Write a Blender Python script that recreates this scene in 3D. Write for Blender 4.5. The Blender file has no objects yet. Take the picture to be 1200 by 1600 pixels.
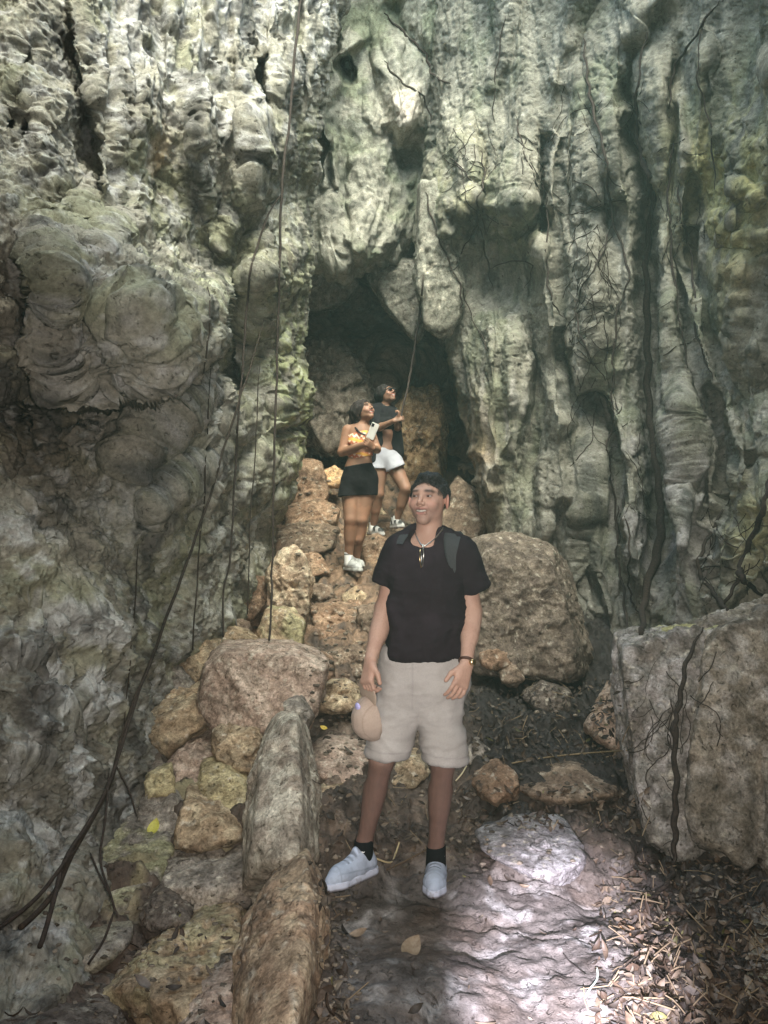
import bpy, bmesh, math, random
import numpy as np
from mathutils import Vector, Matrix

S = bpy.context.scene
COL = S.collection
F = 1155.0; CAMZ = 1.5; PITCH = math.radians(1.8)

# ------------------------------------------------------------------ camera, world, lights, exposure
cam_d = bpy.data.cameras.new('camera'); cam = bpy.data.objects.new('camera', cam_d); COL.objects.link(cam)
cam_d.sensor_fit = 'VERTICAL'; cam_d.sensor_height = 36.0; cam_d.lens = 36.0*F/1600
cam_d.clip_end = 200; cam_d.clip_start = 0.05
cam.location = (0, 0, CAMZ); cam.rotation_euler = (math.radians(90)+PITCH, 0, 0)
S.camera = cam
S.view_settings.view_transform = 'Standard'; S.view_settings.look = 'None'
S.view_settings.gamma = 1; S.view_settings.use_curve_mapping = False
S.view_settings.exposure = 2.5

SUN_EL, SUN_AZ = math.radians(57), math.radians(168)     # azimuth measured from +Y clockwise: behind the camera, a little left
W = bpy.data.worlds.new('World'); S.world = W; W.use_nodes = True
nt = W.node_tree
sky = nt.nodes.new('ShaderNodeTexSky'); sky.sky_type = 'NISHITA'; sky.sun_disc = False
sky.sun_elevation = SUN_EL; sky.sun_rotation = SUN_AZ
sky.air_density = 1.0; sky.dust_density = 4.0; sky.ozone_density = 0.6
bg = nt.nodes['Background']; bg.inputs['Strength'].default_value = 0.15
mixw = nt.nodes.new('ShaderNodeMix'); mixw.data_type = 'RGBA'; mixw.blend_type = 'MULTIPLY'
mixw.inputs[0].default_value = 1.0
mixw.inputs[7].default_value = (0.84, 1.0, 0.92, 1)      # daylight coming down through leaves
nt.links.new(sky.outputs[0], mixw.inputs[6]); nt.links.new(mixw.outputs[2], bg.inputs[0])

sd = bpy.data.lights.new('sun', 'SUN'); sd.energy = 1.0; sd.angle = math.radians(45); sd.color = (1.0, 0.99, 0.90)
so = bpy.data.objects.new('sun', sd); COL.objects.link(so)
_d = Vector((math.sin(SUN_AZ)*math.cos(SUN_EL), math.cos(SUN_AZ)*math.cos(SUN_EL), math.sin(SUN_EL)))
so.rotation_euler = _d.to_track_quat('Z', 'Y').to_euler(); so.location = (0, 0, 20)

# the phone torch that lights the slab (its pool shows in the photograph)
td = bpy.data.lights.new('phone_torch', 'SPOT'); td.energy = 480; td.spot_size = math.radians(22); td.spot_blend = 1.0
td.color = (0.86, 0.84, 1.0); td.shadow_soft_size = 0.01
to = bpy.data.objects.new('phone_torch', td); COL.objects.link(to); to.location = (0.14, 0.40, 0.95)
# the phone's flash, spread wide over the people and the near rocks
fd = bpy.data.lights.new('phone_flash', 'SPOT'); fd.energy = 62; fd.spot_size = math.radians(100); fd.spot_blend = 1.0
fd.color = (1.0, 0.93, 0.86); fd.shadow_soft_size = 0.03
fo = bpy.data.objects.new('phone_flash', fd); COL.objects.link(fo); fo.location = (0.02, 0.02, 1.54)

def P(px, py, Y):
    """world point seen at photo pixel (px,py) that stands Y metres ahead of the camera"""
    u = (np.asarray(px, float)-600)/F; v = (800-np.asarray(py, float))/F
    ct, st = math.cos(PITCH), math.sin(PITCH)
    wy = ct - st*v; wz = st + ct*v
    k = np.asarray(Y, float)/wy
    return np.stack(np.broadcast_arrays(u*k, np.asarray(Y, float)*np.ones_like(u*k), CAMZ + wz*k), -1)
def PV(px, py, Y): return Vector(P(px, py, Y).tolist())
def aim(o, px, py, Y):
    o.rotation_euler = (o.location - PV(px, py, Y)).to_track_quat('Z', 'Y').to_euler()
aim(to, 888, 1545, 2.42)
aim(fo, 640, 900, 4.0)

# ------------------------------------------------------------------ noise
def _h(ix, iy, iz, s):
    h = (ix.astype(np.uint32)*np.uint32(374761393)) ^ (iy.astype(np.uint32)*np.uint32(668265263)) ^ (iz.astype(np.uint32)*np.uint32(2147483647)) ^ np.uint32((s*2654435761) & 0xffffffff)
    h = (h ^ (h >> np.uint32(13)))*np.uint32(1274126177)
    h = (h ^ (h >> np.uint32(15)))*np.uint32(2246822519)
    return h ^ (h >> np.uint32(13))
def pnoise(p, s=0):
    p = np.asarray(p, np.float32); i = np.floor(p).astype(np.int64); f = (p-i).astype(np.float32)
    w = f*f*f*(f*(f*6-15)+10); out = np.zeros(len(p), np.float32)
    for dx in (0, 1):
        wx = w[:, 0] if dx else 1-w[:, 0]
        for dy in (0, 1):
            wy = w[:, 1] if dy else 1-w[:, 1]
            for dz in (0, 1):
                wz = w[:, 2] if dz else 1-w[:, 2]
                h = _h(i[:, 0]+dx, i[:, 1]+dy, i[:, 2]+dz, s)
                gx = (h & 1023).astype(np.float32)/511.5-1; gy = ((h >> np.uint32(10)) & 1023).astype(np.float32)/511.5-1
                gz = ((h >> np.uint32(20)) & 1023).astype(np.float32)/511.5-1
                out += wx*wy*wz*(gx*(f[:, 0]-dx)+gy*(f[:, 1]-dy)+gz*(f[:, 2]-dz))
    return out*1.3
def fbm(p, o=5, s=0, g=.5, lac=2.03):
    p = np.asarray(p, np.float32); a = 1.; t = np.zeros(len(p), np.float32)
    for k in range(o): t += a*pnoise(p, s+k*17); p = p*lac+3.1; a *= g
    return t
def ridged(p, o=4, s=0, g=.5):
    p = np.asarray(p, np.float32); a = 1.; t = np.zeros(len(p), np.float32)
    for k in range(o): t += a*(1-2*np.abs(pnoise(p, s+k*13))); p = p*2.07+1.7; a *= g
    return t
def worley(p, s=0):
    p = np.asarray(p, np.float32); i = np.floor(p).astype(np.int64); f = (p-i).astype(np.float32)
    d1 = np.full(len(p), 9., np.float32); d2 = d1.copy(); idn = np.zeros(len(p), np.float32)
    for dx in (-1, 0, 1):
        for dy in (-1, 0, 1):
            for dz in (-1, 0, 1):
                h = _h(i[:, 0]+dx, i[:, 1]+dy, i[:, 2]+dz, s)
                q = np.stack([(h & 1023)/1023., ((h >> np.uint32(10)) & 1023)/1023., ((h >> np.uint32(20)) & 1023)/1023.], -1).astype(np.float32)
                d = np.sqrt(((q+np.array([dx, dy, dz], np.float32)-f)**2).sum(1))
                c = d < d1; d2 = np.where(c, d1, np.minimum(d2, d)); idn = np.where(c, (h & 255)/255., idn); d1 = np.where(c, d, d1)
    return d1, d2, idn
def billow(p, o=3, s=0, g=.5):
    p = np.asarray(p, np.float32); a = 1.; t = np.zeros(len(p), np.float32)
    for k in range(o): t += a*(np.abs(pnoise(p, s+k*13))*2.6-.6); p = p*2.07+1.7; a *= g
    return t
def sst(a, b, x):
    t = np.clip((x-a)/(b-a), 0, 1); return t*t*(3-2*t)

# ------------------------------------------------------------------ mesh and object helpers
def mesh_np(name, V, Q, cols=None, smooth=True, mats=None, tri=False, fmat=None):
    me = bpy.data.meshes.new(name); V = np.asarray(V, np.float32); Q = np.asarray(Q, np.int32); k = Q.shape[1]
    me.vertices.add(len(V)); me.vertices.foreach_set('co', V.ravel())
    me.loops.add(Q.size); me.loops.foreach_set('vertex_index', Q.ravel())
    me.polygons.add(len(Q)); me.polygons.foreach_set('loop_start', np.arange(0, Q.size, k, dtype=np.int32))
    me.polygons.foreach_set('loop_total', np.full(len(Q), k, np.int32))
    me.polygons.foreach_set('use_smooth', np.full(len(Q), smooth, bool))
    if fmat is not None: me.polygons.foreach_set('material_index', np.asarray(fmat, np.int32))
    me.update(calc_edges=True)
    if cols is not None:
        a = me.color_attributes.new('Col', 'FLOAT_COLOR', 'POINT')
        c = np.ones((len(V), 4), np.float32); c[:, :3] = cols; a.data.foreach_set('color', c.ravel())
    for m in (mats or []): me.materials.append(m)
    return me
def tag(o, label=None, cat=None, group=None, kind=None):
    if label: o['label'] = label
    if cat: o['category'] = cat
    if group: o['group'] = group
    if kind: o['kind'] = kind
    return o
def link(name, me, parent=None):
    o = bpy.data.objects.new(name, me); COL.objects.link(o)
    if parent: o.parent = parent
    return o
def empty(name, loc=(0, 0, 0)):
    o = bpy.data.objects.new(name, None); COL.objects.link(o); o.location = loc; o.empty_display_size = .1; return o
def centre(o, c):
    """move the object's origin to c, mesh unmoved in the world"""
    c = Vector([float(t) for t in c]); o.data.transform(Matrix.Translation(-c)); o.location = c
def tube(path, radii, seg=8, closed=False):
    path = [Vector(p) for p in path]; n = len(path); V = []; Q = []
    if not hasattr(radii, '__len__'): radii = [radii]*n
    up = Vector((0.31, 0.2, 0.93)); prev = None
    for i, p in enumerate(path):
        a = path[i-1] if (i > 0 or closed) else p; b = path[(i+1) % n] if (i < n-1 or closed) else p
        t = (b-a).normalized()
        s_ = (t.cross(up) if prev is None else prev - t*prev.dot(t)); s_ = s_.normalized() if s_.length > 1e-6 else Vector((1, 0, 0)); prev = s_
        u_ = t.cross(s_)
        for k in range(seg):
            g = 2*math.pi*k/seg; V.append(p + (s_*math.cos(g)+u_*math.sin(g))*radii[i])
    for i in range(n if closed else n-1):
        for k in range(seg):
            j = (i+1) % n; Q.append((i*seg+k, i*seg+(k+1) % seg, j*seg+(k+1) % seg, j*seg+k))
    V = np.array([list(v) for v in V]); Q = list(Q)
    if not closed:
        V = np.vstack([V, [list(path[0])], [list(path[-1])]]); a, b = len(V)-2, len(V)-1
        for k in range(seg):
            Q.append((a, a, (k+1) % seg, k)); Q.append((b, b, (n-1)*seg+k, (n-1)*seg+(k+1) % seg))
    return V, np.array(Q)
def tube_mesh(name, path, radii, mats, seg=8, closed=False, cols=None):
    V, Q = tube(path, radii, seg, closed)
    bm = bmesh.new(); vs = [bm.verts.new(v) for v in V.tolist()]
    for q in Q.tolist():
        q = list(dict.fromkeys(q)); 
        try: f = bm.faces.new([vs[i] for i in q]); f.smooth = True
        except ValueError: pass
    bmesh.ops.recalc_face_normals(bm, faces=bm.faces)
    me = bpy.data.meshes.new(name); bm.to_mesh(me); bm.free()
    for m in mats: me.materials.append(m)
    return me
def cr(pts, n=8):
    """catmull-rom through points"""
    pts = [Vector(p) for p in pts]; out = []
    for i in range(len(pts)-1):
        p0 = pts[max(i-1, 0)]; p1 = pts[i]; p2 = pts[i+1]; p3 = pts[min(i+2, len(pts)-1)]
        for k in range(n):
            t = k/n
            out.append(.5*((2*p1)+(p2-p0)*t+(2*p0-5*p1+4*p2-p3)*t*t+(3*p1-p0-3*p2+p3)*t**3))
    out.append(pts[-1]); return out

# ------------------------------------------------------------------ materials
def mat(name, base=(.5, .5, .5), rough=.8, vcol=False, mottle=None, bump=0.0, bscale=60, spec=.3, metal=0.0, voro=0, sss=0):
    m = bpy.data.materials.new(name); m.use_nodes = True; t = m.node_tree; b = t.nodes['Principled BSDF']
    b.inputs['Roughness'].default_value = rough; b.inputs['Metallic'].default_value = metal
    b.inputs['Specular IOR Level'].default_value = spec; b.inputs['Base Color'].default_value = (*base, 1)
    geo = t.nodes.new('ShaderNodeNewGeometry'); src = None
    if vcol:
        a = t.nodes.new('ShaderNodeVertexColor'); a.layer_name = 'Col'; src = a.outputs[0]
    if mottle:
        n = t.nodes.new('ShaderNodeTexNoise'); n.inputs['Scale'].default_value = mottle[0]; n.inputs['Detail'].default_value = 9; n.inputs['Roughness'].default_value = .68
        t.links.new(geo.outputs['Position'], n.inputs['Vector'])
        r = t.nodes.new('ShaderNodeValToRGB'); r.color_ramp.elements[0].position = .34; r.color_ramp.elements[1].position = .66
        r.color_ramp.elements[0].color = (*mottle[1], 1); r.color_ramp.elements[1].color = (*mottle[2], 1)
        t.links.new(n.outputs[0], r.inputs[0])
        x = t.nodes.new('ShaderNodeMix'); x.data_type = 'RGBA'; x.blend_type = 'MULTIPLY'; x.inputs[0].default_value = 1
        if src is not None: t.links.new(src, x.inputs[6])
        else: x.inputs[6].default_value = (*base, 1)
        t.links.new(r.outputs[0], x.inputs[7]); src = x.outputs[2]
    if src is not None: t.links.new(src, b.inputs['Base Color'])
    if bump:
        n = t.nodes.new('ShaderNodeTexNoise'); n.inputs['Scale'].default_value = bscale; n.inputs['Detail'].default_value = 8; n.inputs['Roughness'].default_value = .62
        t.links.new(geo.outputs['Position'], n.inputs['Vector'])
        h = n.outputs[0]
        if voro:
            v = t.nodes.new('ShaderNodeTexVoronoi'); v.inputs['Scale'].default_value = voro; t.links.new(geo.outputs['Position'], v.inputs['Vector'])
            ad = t.nodes.new('ShaderNodeMath'); ad.operation = 'ADD'; t.links.new(h, ad.inputs[0])
            mu = t.nodes.new('ShaderNodeMath'); mu.operation = 'MULTIPLY'; mu.inputs[1].default_value = .5; t.links.new(v.outputs[0], mu.inputs[0]); t.links.new(mu.outputs[0], ad.inputs[1]); h = ad.outputs[0]
        bn = t.nodes.new('ShaderNodeBump'); bn.inputs['Strength'].default_value = 1.0; bn.inputs['Distance'].default_value = bump
        t.links.new(h, bn.inputs['Height']); t.links.new(bn.outputs[0], b.inputs['Normal'])
    if sss: b.inputs['Subsurface Weight'].default_value = sss; b.inputs['Subsurface Radius'].default_value = (.012, .004, .002); b.inputs['Subsurface Scale'].default_value = 1.0
    return m
def rock_mat(name, sc=1., rough=.85, spec=.25, bump=.012, k=1.):
    """vertex colour x broad mottling x grain, with small dark pits; the pits and the grain also drive the bump"""
    m = bpy.data.materials.new(name); m.use_nodes = True; t = m.node_tree; b = t.nodes['Principled BSDF']; b.inputs['Specular IOR Level'].default_value = spec
    N = t.nodes.new; K = t.links.new; geo = N('ShaderNodeNewGeometry'); a = N('ShaderNodeVertexColor'); a.layer_name = 'Col'
    def noise(scale, det, ro, dist=0.):
        n = N('ShaderNodeTexNoise'); n.inputs['Scale'].default_value = scale*sc; n.inputs['Detail'].default_value = det; n.inputs['Roughness'].default_value = ro; n.inputs['Distortion'].default_value = dist; K(geo.outputs['Position'], n.inputs['Vector']); return n.outputs[0]
    def ramp(src, p0, p1, c0, c1):
        r = N('ShaderNodeValToRGB'); r.color_ramp.elements[0].position = p0; r.color_ramp.elements[1].position = p1; r.color_ramp.elements[0].color = (*c0, 1); r.color_ramp.elements[1].color = (*c1, 1); K(src, r.inputs[0]); return r.outputs[0]
    def mul(x, y):
        q = N('ShaderNodeMix'); q.data_type = 'RGBA'; q.blend_type = 'MULTIPLY'; q.inputs[0].default_value = 1; K(x, q.inputs[6]); K(y, q.inputs[7]); return q.outputs[2]
    def math_(op, x, y):
        q = N('ShaderNodeMath'); q.operation = op; K(x, q.inputs[0])
        if isinstance(y, float): q.inputs[1].default_value = y
        else: K(y, q.inputs[1])
        return q.outputs[0]
    n1 = noise(9, 8, .7, .4); n2 = noise(48, 6, .75); n3 = noise(26, 4, .6, .8)
    c = mul(a.outputs[0], ramp(n1, .36, .62, (1-.33*k, 1-.35*k, 1-.37*k), (1+.20*k, 1+.19*k, 1+.18*k))); c = mul(c, ramp(n2, .32, .66, (1-.33*k, 1-.34*k, 1-.36*k), (1+.30*k, 1+.30*k, 1+.29*k))); c = mul(c, ramp(n3, .30, .38, (.35, .32, .29), (1, 1, 1)))
    K(c, b.inputs['Base Color'])
    hgt = math_('ADD', math_('MULTIPLY', n2, .5), math_('ADD', n1, ramp(n3, .30, .44, (0, 0, 0), (.55, .55, .55))))
    bn = N('ShaderNodeBump'); bn.inputs['Strength'].default_value = 1.0; bn.inputs['Distance'].default_value = bump; K(hgt, bn.inputs['Height']); K(bn.outputs[0], b.inputs['Normal'])
    b.inputs['Roughness'].default_value = rough; return m
M_ROCK = rock_mat('limestone'); M_STONE = rock_mat('loose_limestone', sc=1.5, bump=.013, k=1.45)
M_GROUND = rock_mat('cave_ground', sc=1.6, rough=.6, spec=.4, bump=.010)
M_ROOT = mat('root_bark', base=(.035, .025, .02), rough=.85, mottle=(60, (.5, .5, .5), (1.6, 1.5, 1.4)), bump=.003, bscale=120)
M_LIANA = mat('liana_bark', base=(.035, .024, .017), rough=.85, mottle=(60, (.5, .5, .5), (1.5, 1.4, 1.3)), bump=.003, bscale=120)

# ------------------------------------------------------------------ rock sheets: relief built at real depth
def rbf(ctrl, c=.7, sc=100.):
    A = np.array(ctrl, float); X = A[:, :2]/sc; n = len(X)
    ph = lambda D: -np.sqrt(D*D+c*c)
    K = np.zeros((n+3, n+3)); D = np.linalg.norm(X[:, None]-X[None], axis=2); K[:n, :n] = ph(D)
    K[:n, n] = 1; K[:n, n+1:] = X; K[n, :n] = 1; K[n+1:, :n] = X.T
    w = np.linalg.solve(K, np.concatenate([A[:, 2], [0, 0, 0]]))
    def ev(x, y):
        x = np.asarray(x, float)/sc; y = np.asarray(y, float)/sc; sh = x.shape; x = x.ravel(); y = y.ravel(); out = w[n]+w[n+1]*x+w[n+2]*y
        for i in range(n): out += w[i]*ph(np.sqrt((x-X[i, 0])**2+(y-X[i, 1])**2))
        return out.reshape(sh)
    return ev
def pl_dist(px, py, path):
    """distance to a polyline, parameter 0..1 along it, signed side"""
    best = np.full(px.shape, 1e9); tt = np.zeros(px.shape); sg = np.zeros(px.shape)
    L = [math.dist(path[i], path[i+1]) for i in range(len(path)-1)]; T = sum(L); acc = 0
    for i in range(len(path)-1):
        (ax, ay), (bx, by) = path[i], path[i+1]; dx, dy = bx-ax, by-ay; l2 = dx*dx+dy*dy
        t = np.clip(((px-ax)*dx+(py-ay)*dy)/l2, 0, 1); qx = px-ax-t*dx; qy = py-ay-t*dy; d = np.hypot(qx, qy)
        c = d < best; best = np.where(c, d, best); tt = np.where(c, (acc+t*L[i])/T, tt)
        sg = np.where(c, np.sign(dx*qy-dy*qx), sg); acc += L[i]
    return best, tt, sg
def relief(px, py, feats):
    out = np.zeros(px.shape)
    wob = pnoise(np.stack([px.ravel()/38, py.ravel()/38, np.zeros(px.size)], -1), 77).reshape(px.shape)
    wob2 = pnoise(np.stack([px.ravel()/38, py.ravel()/38, np.full(px.size, 9.)], -1), 78).reshape(px.shape)
    wob3 = fbm(np.stack([px.ravel()/45, py.ravel()/45, np.full(px.size, 3.)], -1), 3, 79).reshape(px.shape)
    X = px+wob*7; Yp = py+wob2*7
    for f in feats:
        k = f[0]
        if k in 'rg':                   # ridge / groove: path, width, amplitude
            _, path, w, a = f[:4]; d, t, sg = pl_dist(X, Yp, path)
            e = sst(0, .12, t)*sst(1, .88, t)*.75+.25
            g = np.exp(-(d/w)**2) if k == 'r' else np.exp(-np.abs(d/w)**1.3)
            out += (a if k == 'r' else -a)*g*e
        elif k == 's':                  # step: the side to the right of the path's direction stands out by a, fading over w
            _, path, w, a = f[:4]; d, t, sg = pl_dist(X, Yp, path)
            e = sst(0, .1, t)*sst(1, .9, t)
            out += np.where(sg > 0, a*np.exp(-d/w), -a*.25*np.exp(-(d/(w*.5))))*e*np.clip(d/4, 0, 1)
        elif k == 'h':                  # soft swelling
            _, cx, cy, rx, ry, rot, a = f[:7]; c, s_ = math.cos(math.radians(rot)), math.sin(math.radians(rot))
            u = ((X-cx)*c+(Yp-cy)*s_)/rx; v = (-(X-cx)*s_+(Yp-cy)*c)/ry; out += a*np.exp(-(u*u+v*v)*1.2)
        elif k == 'b':                  # dome with a crisp rim
            _, cx, cy, rx, ry, rot, a = f[:7]; c, s_ = math.cos(math.radians(rot)), math.sin(math.radians(rot))
            u = ((X-cx)*c+(Yp-cy)*s_)/rx; v = (-(X-cx)*s_+(Yp-cy)*c)/ry; r = np.sqrt(u*u+v*v)*(1+.30*wob3); out += a*np.clip(1-r**2.6, 0, 1)**.62 if a > 0 else a*np.clip(1-r**3, 0, 1)
    return out
def grid_faces(m, n):
    i = np.arange(m*n).reshape(m, n)
    return np.stack([i[:-1, :-1], i[1:, :-1], i[1:, 1:], i[:-1, 1:]], -1).reshape(-1, 4)
def grid_normals(Pn):
    du = np.gradient(Pn, axis=1); dv = np.gradient(Pn, axis=0); N = np.cross(du, dv); N /= np.linalg.norm(N, axis=2, keepdims=True)+1e-9
    return N
def blur(A, k):
    for ax in (0, 1):
        pad = [(k, k) if a == ax else (0, 0) for a in range(A.ndim)]
        B = np.pad(A, pad, mode='edge'); c = np.cumsum(B, axis=ax); n = A.shape[ax]
        z = np.zeros_like(np.take(c, [0], axis=ax)); c = np.concatenate([z, c], axis=ax)
        A = (np.take(c, np.arange(2*k+1, 2*k+1+n), axis=ax)-np.take(c, np.arange(0, n), axis=ax))/(2*k+1)
    return A
def build_sheet(name, px, py, Y, disp, colf, material=None):
    Pn = P(px, py, Y); N = grid_normals(blur(Pn, 6))
    to_cam = np.array([0, 0, CAMZ])-Pn; flip = np.sign((N*to_cam).sum(2, keepdims=True)); flip[flip == 0] = 1; N = N*flip
    m, n = px.shape; q = Pn.reshape(-1, 3)
    # noise runs over the sheet's own surface (metres across, metres down), so folds hang straight
    q2 = np.stack([px.ravel()*.0055, -py.ravel()*.0055, np.zeros(px.size)], -1)
    d = disp(q2, px.ravel(), py.ravel(), q); V = q+N.reshape(-1, 3)*d[:, None]
    C = colf(V, px.ravel(), py.ravel(), d)
    Fc = grid_faces(m, n)
    a, b, c = V[Fc[len(Fc)//2][:3]]
    if np.dot(np.cross(b-a, c-a), np.array([0, 0, CAMZ])-a) < 0: Fc = Fc[:, ::-1]
    o = link(name, mesh_np(name, V, Fc, np.clip(C, .004, .9), mats=[material or M_ROCK]))
    return o
def mixc(a, b, t):
    t = np.asarray(t)[:, None]; return a*(1-t)+np.asarray(b, float)*t
def zone(px, py, cx, cy, rx, ry):
    return np.exp(-(((px-cx)/rx)**2+((py-cy)/ry)**2))
# ================================================================== LEFT CLIFF
EL = np.array([(-400, 580), (0, 540), (60, 515), (120, 503), (200, 492), (300, 483), (400, 483), (500, 475), (600, 466), (650, 469), (700, 462), (760, 440), (820, 418), (900, 402), (960, 378), (1010, 345), (1060, 300), (1150, 240), (1250, 215), (1350, 175), (1600, 90)], float)
def left_wall():
    v = np.linspace(-330, 1600, 1180); u = np.concatenate([np.linspace(0, 1, 560), np.ones(60)])
    E = np.interp(v, EL[:, 0], EL[:, 1])
    jit = 7*pnoise(np.stack([v/26, v*0, v*0], -1), 5)+4*pnoise(np.stack([v/9, v*0, v*0], -1), 6)
    x0 = -330.
    px = x0+(E[:, None]-x0)*(u[None, :])+jit[:, None]*np.exp(-(1-u[None, :])*22); py = np.repeat(v[:, None], len(u), 1)
    D = rbf([(-330, -300, 3.6), (-330, 400, 3.0), (-330, 1000, 2.4), (-330, 1600, 1.5), (0, -300, 4.8), (0, 0, 4.4), (0, 250, 4.0), (0, 450, 3.7), (0, 620, 3.9), (0, 720, 3.8), (0, 800, 3.45), (0, 950, 3.15), (0, 1100, 3.0), (0, 1250, 2.95), (0, 1450, 2.75), (0, 1600, 2.2),
        (140, 0, 4.7), (120, 300, 4.3), (150, 450, 4.05), (160, 580, 4.15), (120, 700, 4.4), (200, 800, 4.2), (160, 950, 3.8), (150, 1100, 3.6), (130, 1250, 3.4), (110, 1420, 3.0), (100, 1600, 2.4),
        (250, 0, 5.2), (250, 300, 5.0), (260, 450, 4.6), (300, 520, 4.5), (300, 650, 4.95), (300, 800, 5.0), (280, 920, 4.8), (250, 1040, 4.6), (215, 1200, 4.1),
        (360, 0, 5.6), (360, 250, 5.4), (350, 420, 5.6), (360, 560, 5.9), (380, 700, 5.9), (350, 850, 5.6), (340, 950, 5.3),
        (450, 0, 6.3), (450, 250, 6.2), (440, 400, 6.1), (440, 600, 6.3), (430, 750, 6.5), (410, 850, 6.5), (540, 0, 7.0), (480, 300, 6.9), (480, 500, 6.9), (465, 650, 7.1)])
    Y = D(px[:, ::8], py[:, ::8]); Y = np.stack([np.interp(np.arange(len(u)), np.arange(0, len(u), 8), Y[i]) for i in range(len(v))])
    A = px; B = py
    feats = [
        ('s', [(118, -60), (126, 90), (152, 190), (158, 290), (178, 340), (160, 390), (120, 430)], 60, -.34),
        ('r', [(60, -40), (70, 120), (95, 250), (120, 320)], 55, .14), ('b', 148, 320, 34, 60, 10, .16),
        ('b', 22, 178, 8, 32, 14, -.5), ('b', 42, 194, 7, 34, 10, -.45), ('b', 74, 205, 5, 16, 8, -.2), ('b', 40, 90, 14, 26, 0, -.1),
        ('b', 408, 130, 19, 48, 4, -.5), ('g', [(395, 60), (390, 130), (400, 180)], 9, .1),
        # nose of rock over the deep hollow
        ('h', 210, 495, 130, 90, 24, .42), ('g', [(100, 430), (170, 500), (210, 590)], 10, .1), ('r', [(130, 400), (220, 450), (320, 520)], 18, .12), ('r', [(60, 420), (150, 470), (260, 500)], 26, .1), ('g', [(60, 480), (130, 520), (200, 540)], 9, .08), ('g', [(190, 430), (250, 500), (270, 560)], 7, .09), ('g', [(90, 500), (140, 560), (150, 610)], 7, .08),
        ('s', [(330, 510), (300, 565), (245, 592), (165, 622), (100, 600), (70, 540), (78, 440), (50, 370)], 60, .52),
        ('s', [(-40, 620), (40, 608), (100, 600)], 50, -.2),
        ('g', [(0, 420), (30, 480), (20, 560)], 20, .35), ('g', [(30, 620), (40, 700), (0, 770)], 26, .4), ('b', 10, 770, 34, 16, 20, -.5), ('b', 38, 650, 30, 40, 0, -.4), ('b', 120, 660, 50, 26, 5, -.3),
        # hollow
        ('b', 360, 480, 28, 88, 3, -1.1), ('b', 365, 590, 22, 34, 3, -.7), ('g', [(430, 300), (395, 360), (350, 400)], 12, .3),
        ('r', [(400, 270), (375, 320), (345, 385), (333, 400)], 20, .25), ('r', [(430, 320), (412, 390), (405, 450), (400, 520)], 24, .3),
        ('r', [(470, 340), (455, 450), (450, 560)], 20, .2), ('b', 412, 440, 26, 42, 5, .18), ('g', [(437, 330), (432, 480), (425, 620)], 6, .12),
        ('b', 265, 385, 14, 16, 0, -.12), ('r', [(322, 440), (330, 520), (335, 600), (345, 680)], 12, .22),
        # broken diagonal ribs
        ('r', [(345, 690), (300, 730), (255, 770), (225, 810)], 17, .3), ('r', [(320, 600), (270, 640), (240, 680)], 12, .2), ('r', [(245, 610), (212, 650), (198, 710), (196, 760)], 9, .2),
        ('g', [(300, 590), (262, 620), (225, 650)], 16, .26), ('b', 285, 605, 36, 20, -25, -.55), ('b', 235, 645, 26, 18, -35, -.5), ('b', 190, 640, 26, 14, 0, -.45), ('b', 320, 700, 16, 38, 35, -.45), ('b', 262, 700, 18, 26, 40, -.5),
        ('r', [(380, 640), (350, 700), (318, 780), (290, 830)], 14, .24), ('g', [(372, 690), (345, 770), (330, 830)], 8, .2), ('r', [(430, 620), (400, 720), (370, 800)], 18, .22), ('b', 385, 690, 10, 26, 20, -.35),
        ('r', [(462, 640), (440, 720), (410, 790)], 12, .2), ('g', [(420, 740), (390, 800), (365, 860)], 7, .2),
        ('s', [(100, 640), (190, 760), (210, 830), (290, 850), (340, 840)], 40, .1),
        # lower face
        ('s', [(300, 830), (285, 900), (270, 960), (240, 1040), (225, 1120)], 40, -.15), ('b', 60, 830, 60, 18, 12, -.18), ('b', 40, 960, 30, 14, 20, -.2), ('b', 100, 940, 34, 16, 10, -.12),
        ('b', 20, 1195, 30, 16, 10, -.22), ('b', 70, 1080, 32, 22, 30, -.14), ('b', 110, 1065, 22, 14, 20, -.14), ('b', 90, 1130, 26, 12, -30, -.12), ('b', 10, 1040, 26, 10, 0, -.14),
        ('b', 20, 1380, 46, 62, -20, .2), ('g', [(60, 1330), (50, 1400), (20, 1440)], 14, .16), ('b', 15, 1310, 26, 14, 10, -.2), ('g', [(110, 1260), (90, 1330), (75, 1420)], 10, .12), ('b', 120, 1180, 14, 40, 25, -.1),
        ('g', [(378, 850), (362, 900), (370, 950), (368, 990)], 5, .16), ('g', [(330, 840), (335, 890), (325, 940)], 6, .08), ('r', [(395, 850), (388, 930)], 12, .1),
        # flutes high on the wall
        ('r', [(250, -80), (262, 60), (270, 140)], 12, .08), ('r', [(330, -80), (335, 40), (330, 110)], 10, .1), ('r', [(372, -60), (372, 60), (376, 150)], 9, .12), ('r', [(430, -100), (428, 60), (432, 180)], 14, .16), ('r', [(455, 60), (452, 200), (447, 300)], 8, .12),
        ('r', [(480, -60), (478, 80), (488, 180), (478, 280)], 10, .14), ('r', [(510, -60), (505, 60), (500, 110)], 8, .14), ('g', [(463, -60), (465, 90), (462, 220), (460, 300)], 6, .12), ('g', [(500, 90), (497, 160), (488, 230)], 5, .1),
        ('r', [(300, 200), (318, 290), (330, 380)], 12, .08), ('r', [(385, 180), (382, 250), (362, 320)], 13, .12),
    ]
    Y = Y-relief(A, B, feats)
    t = u[None, :]; 
    Y = Y+np.where(t > .93, .45*(1-np.sqrt(np.clip(1-((t-.93)/.07)**2, 0, 1))), 0)
    wr = np.zeros(len(u)); wr[560:] = (np.linspace(0, 1, 60)**1.5)*4.5; Y = Y+wr[None, :]
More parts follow.
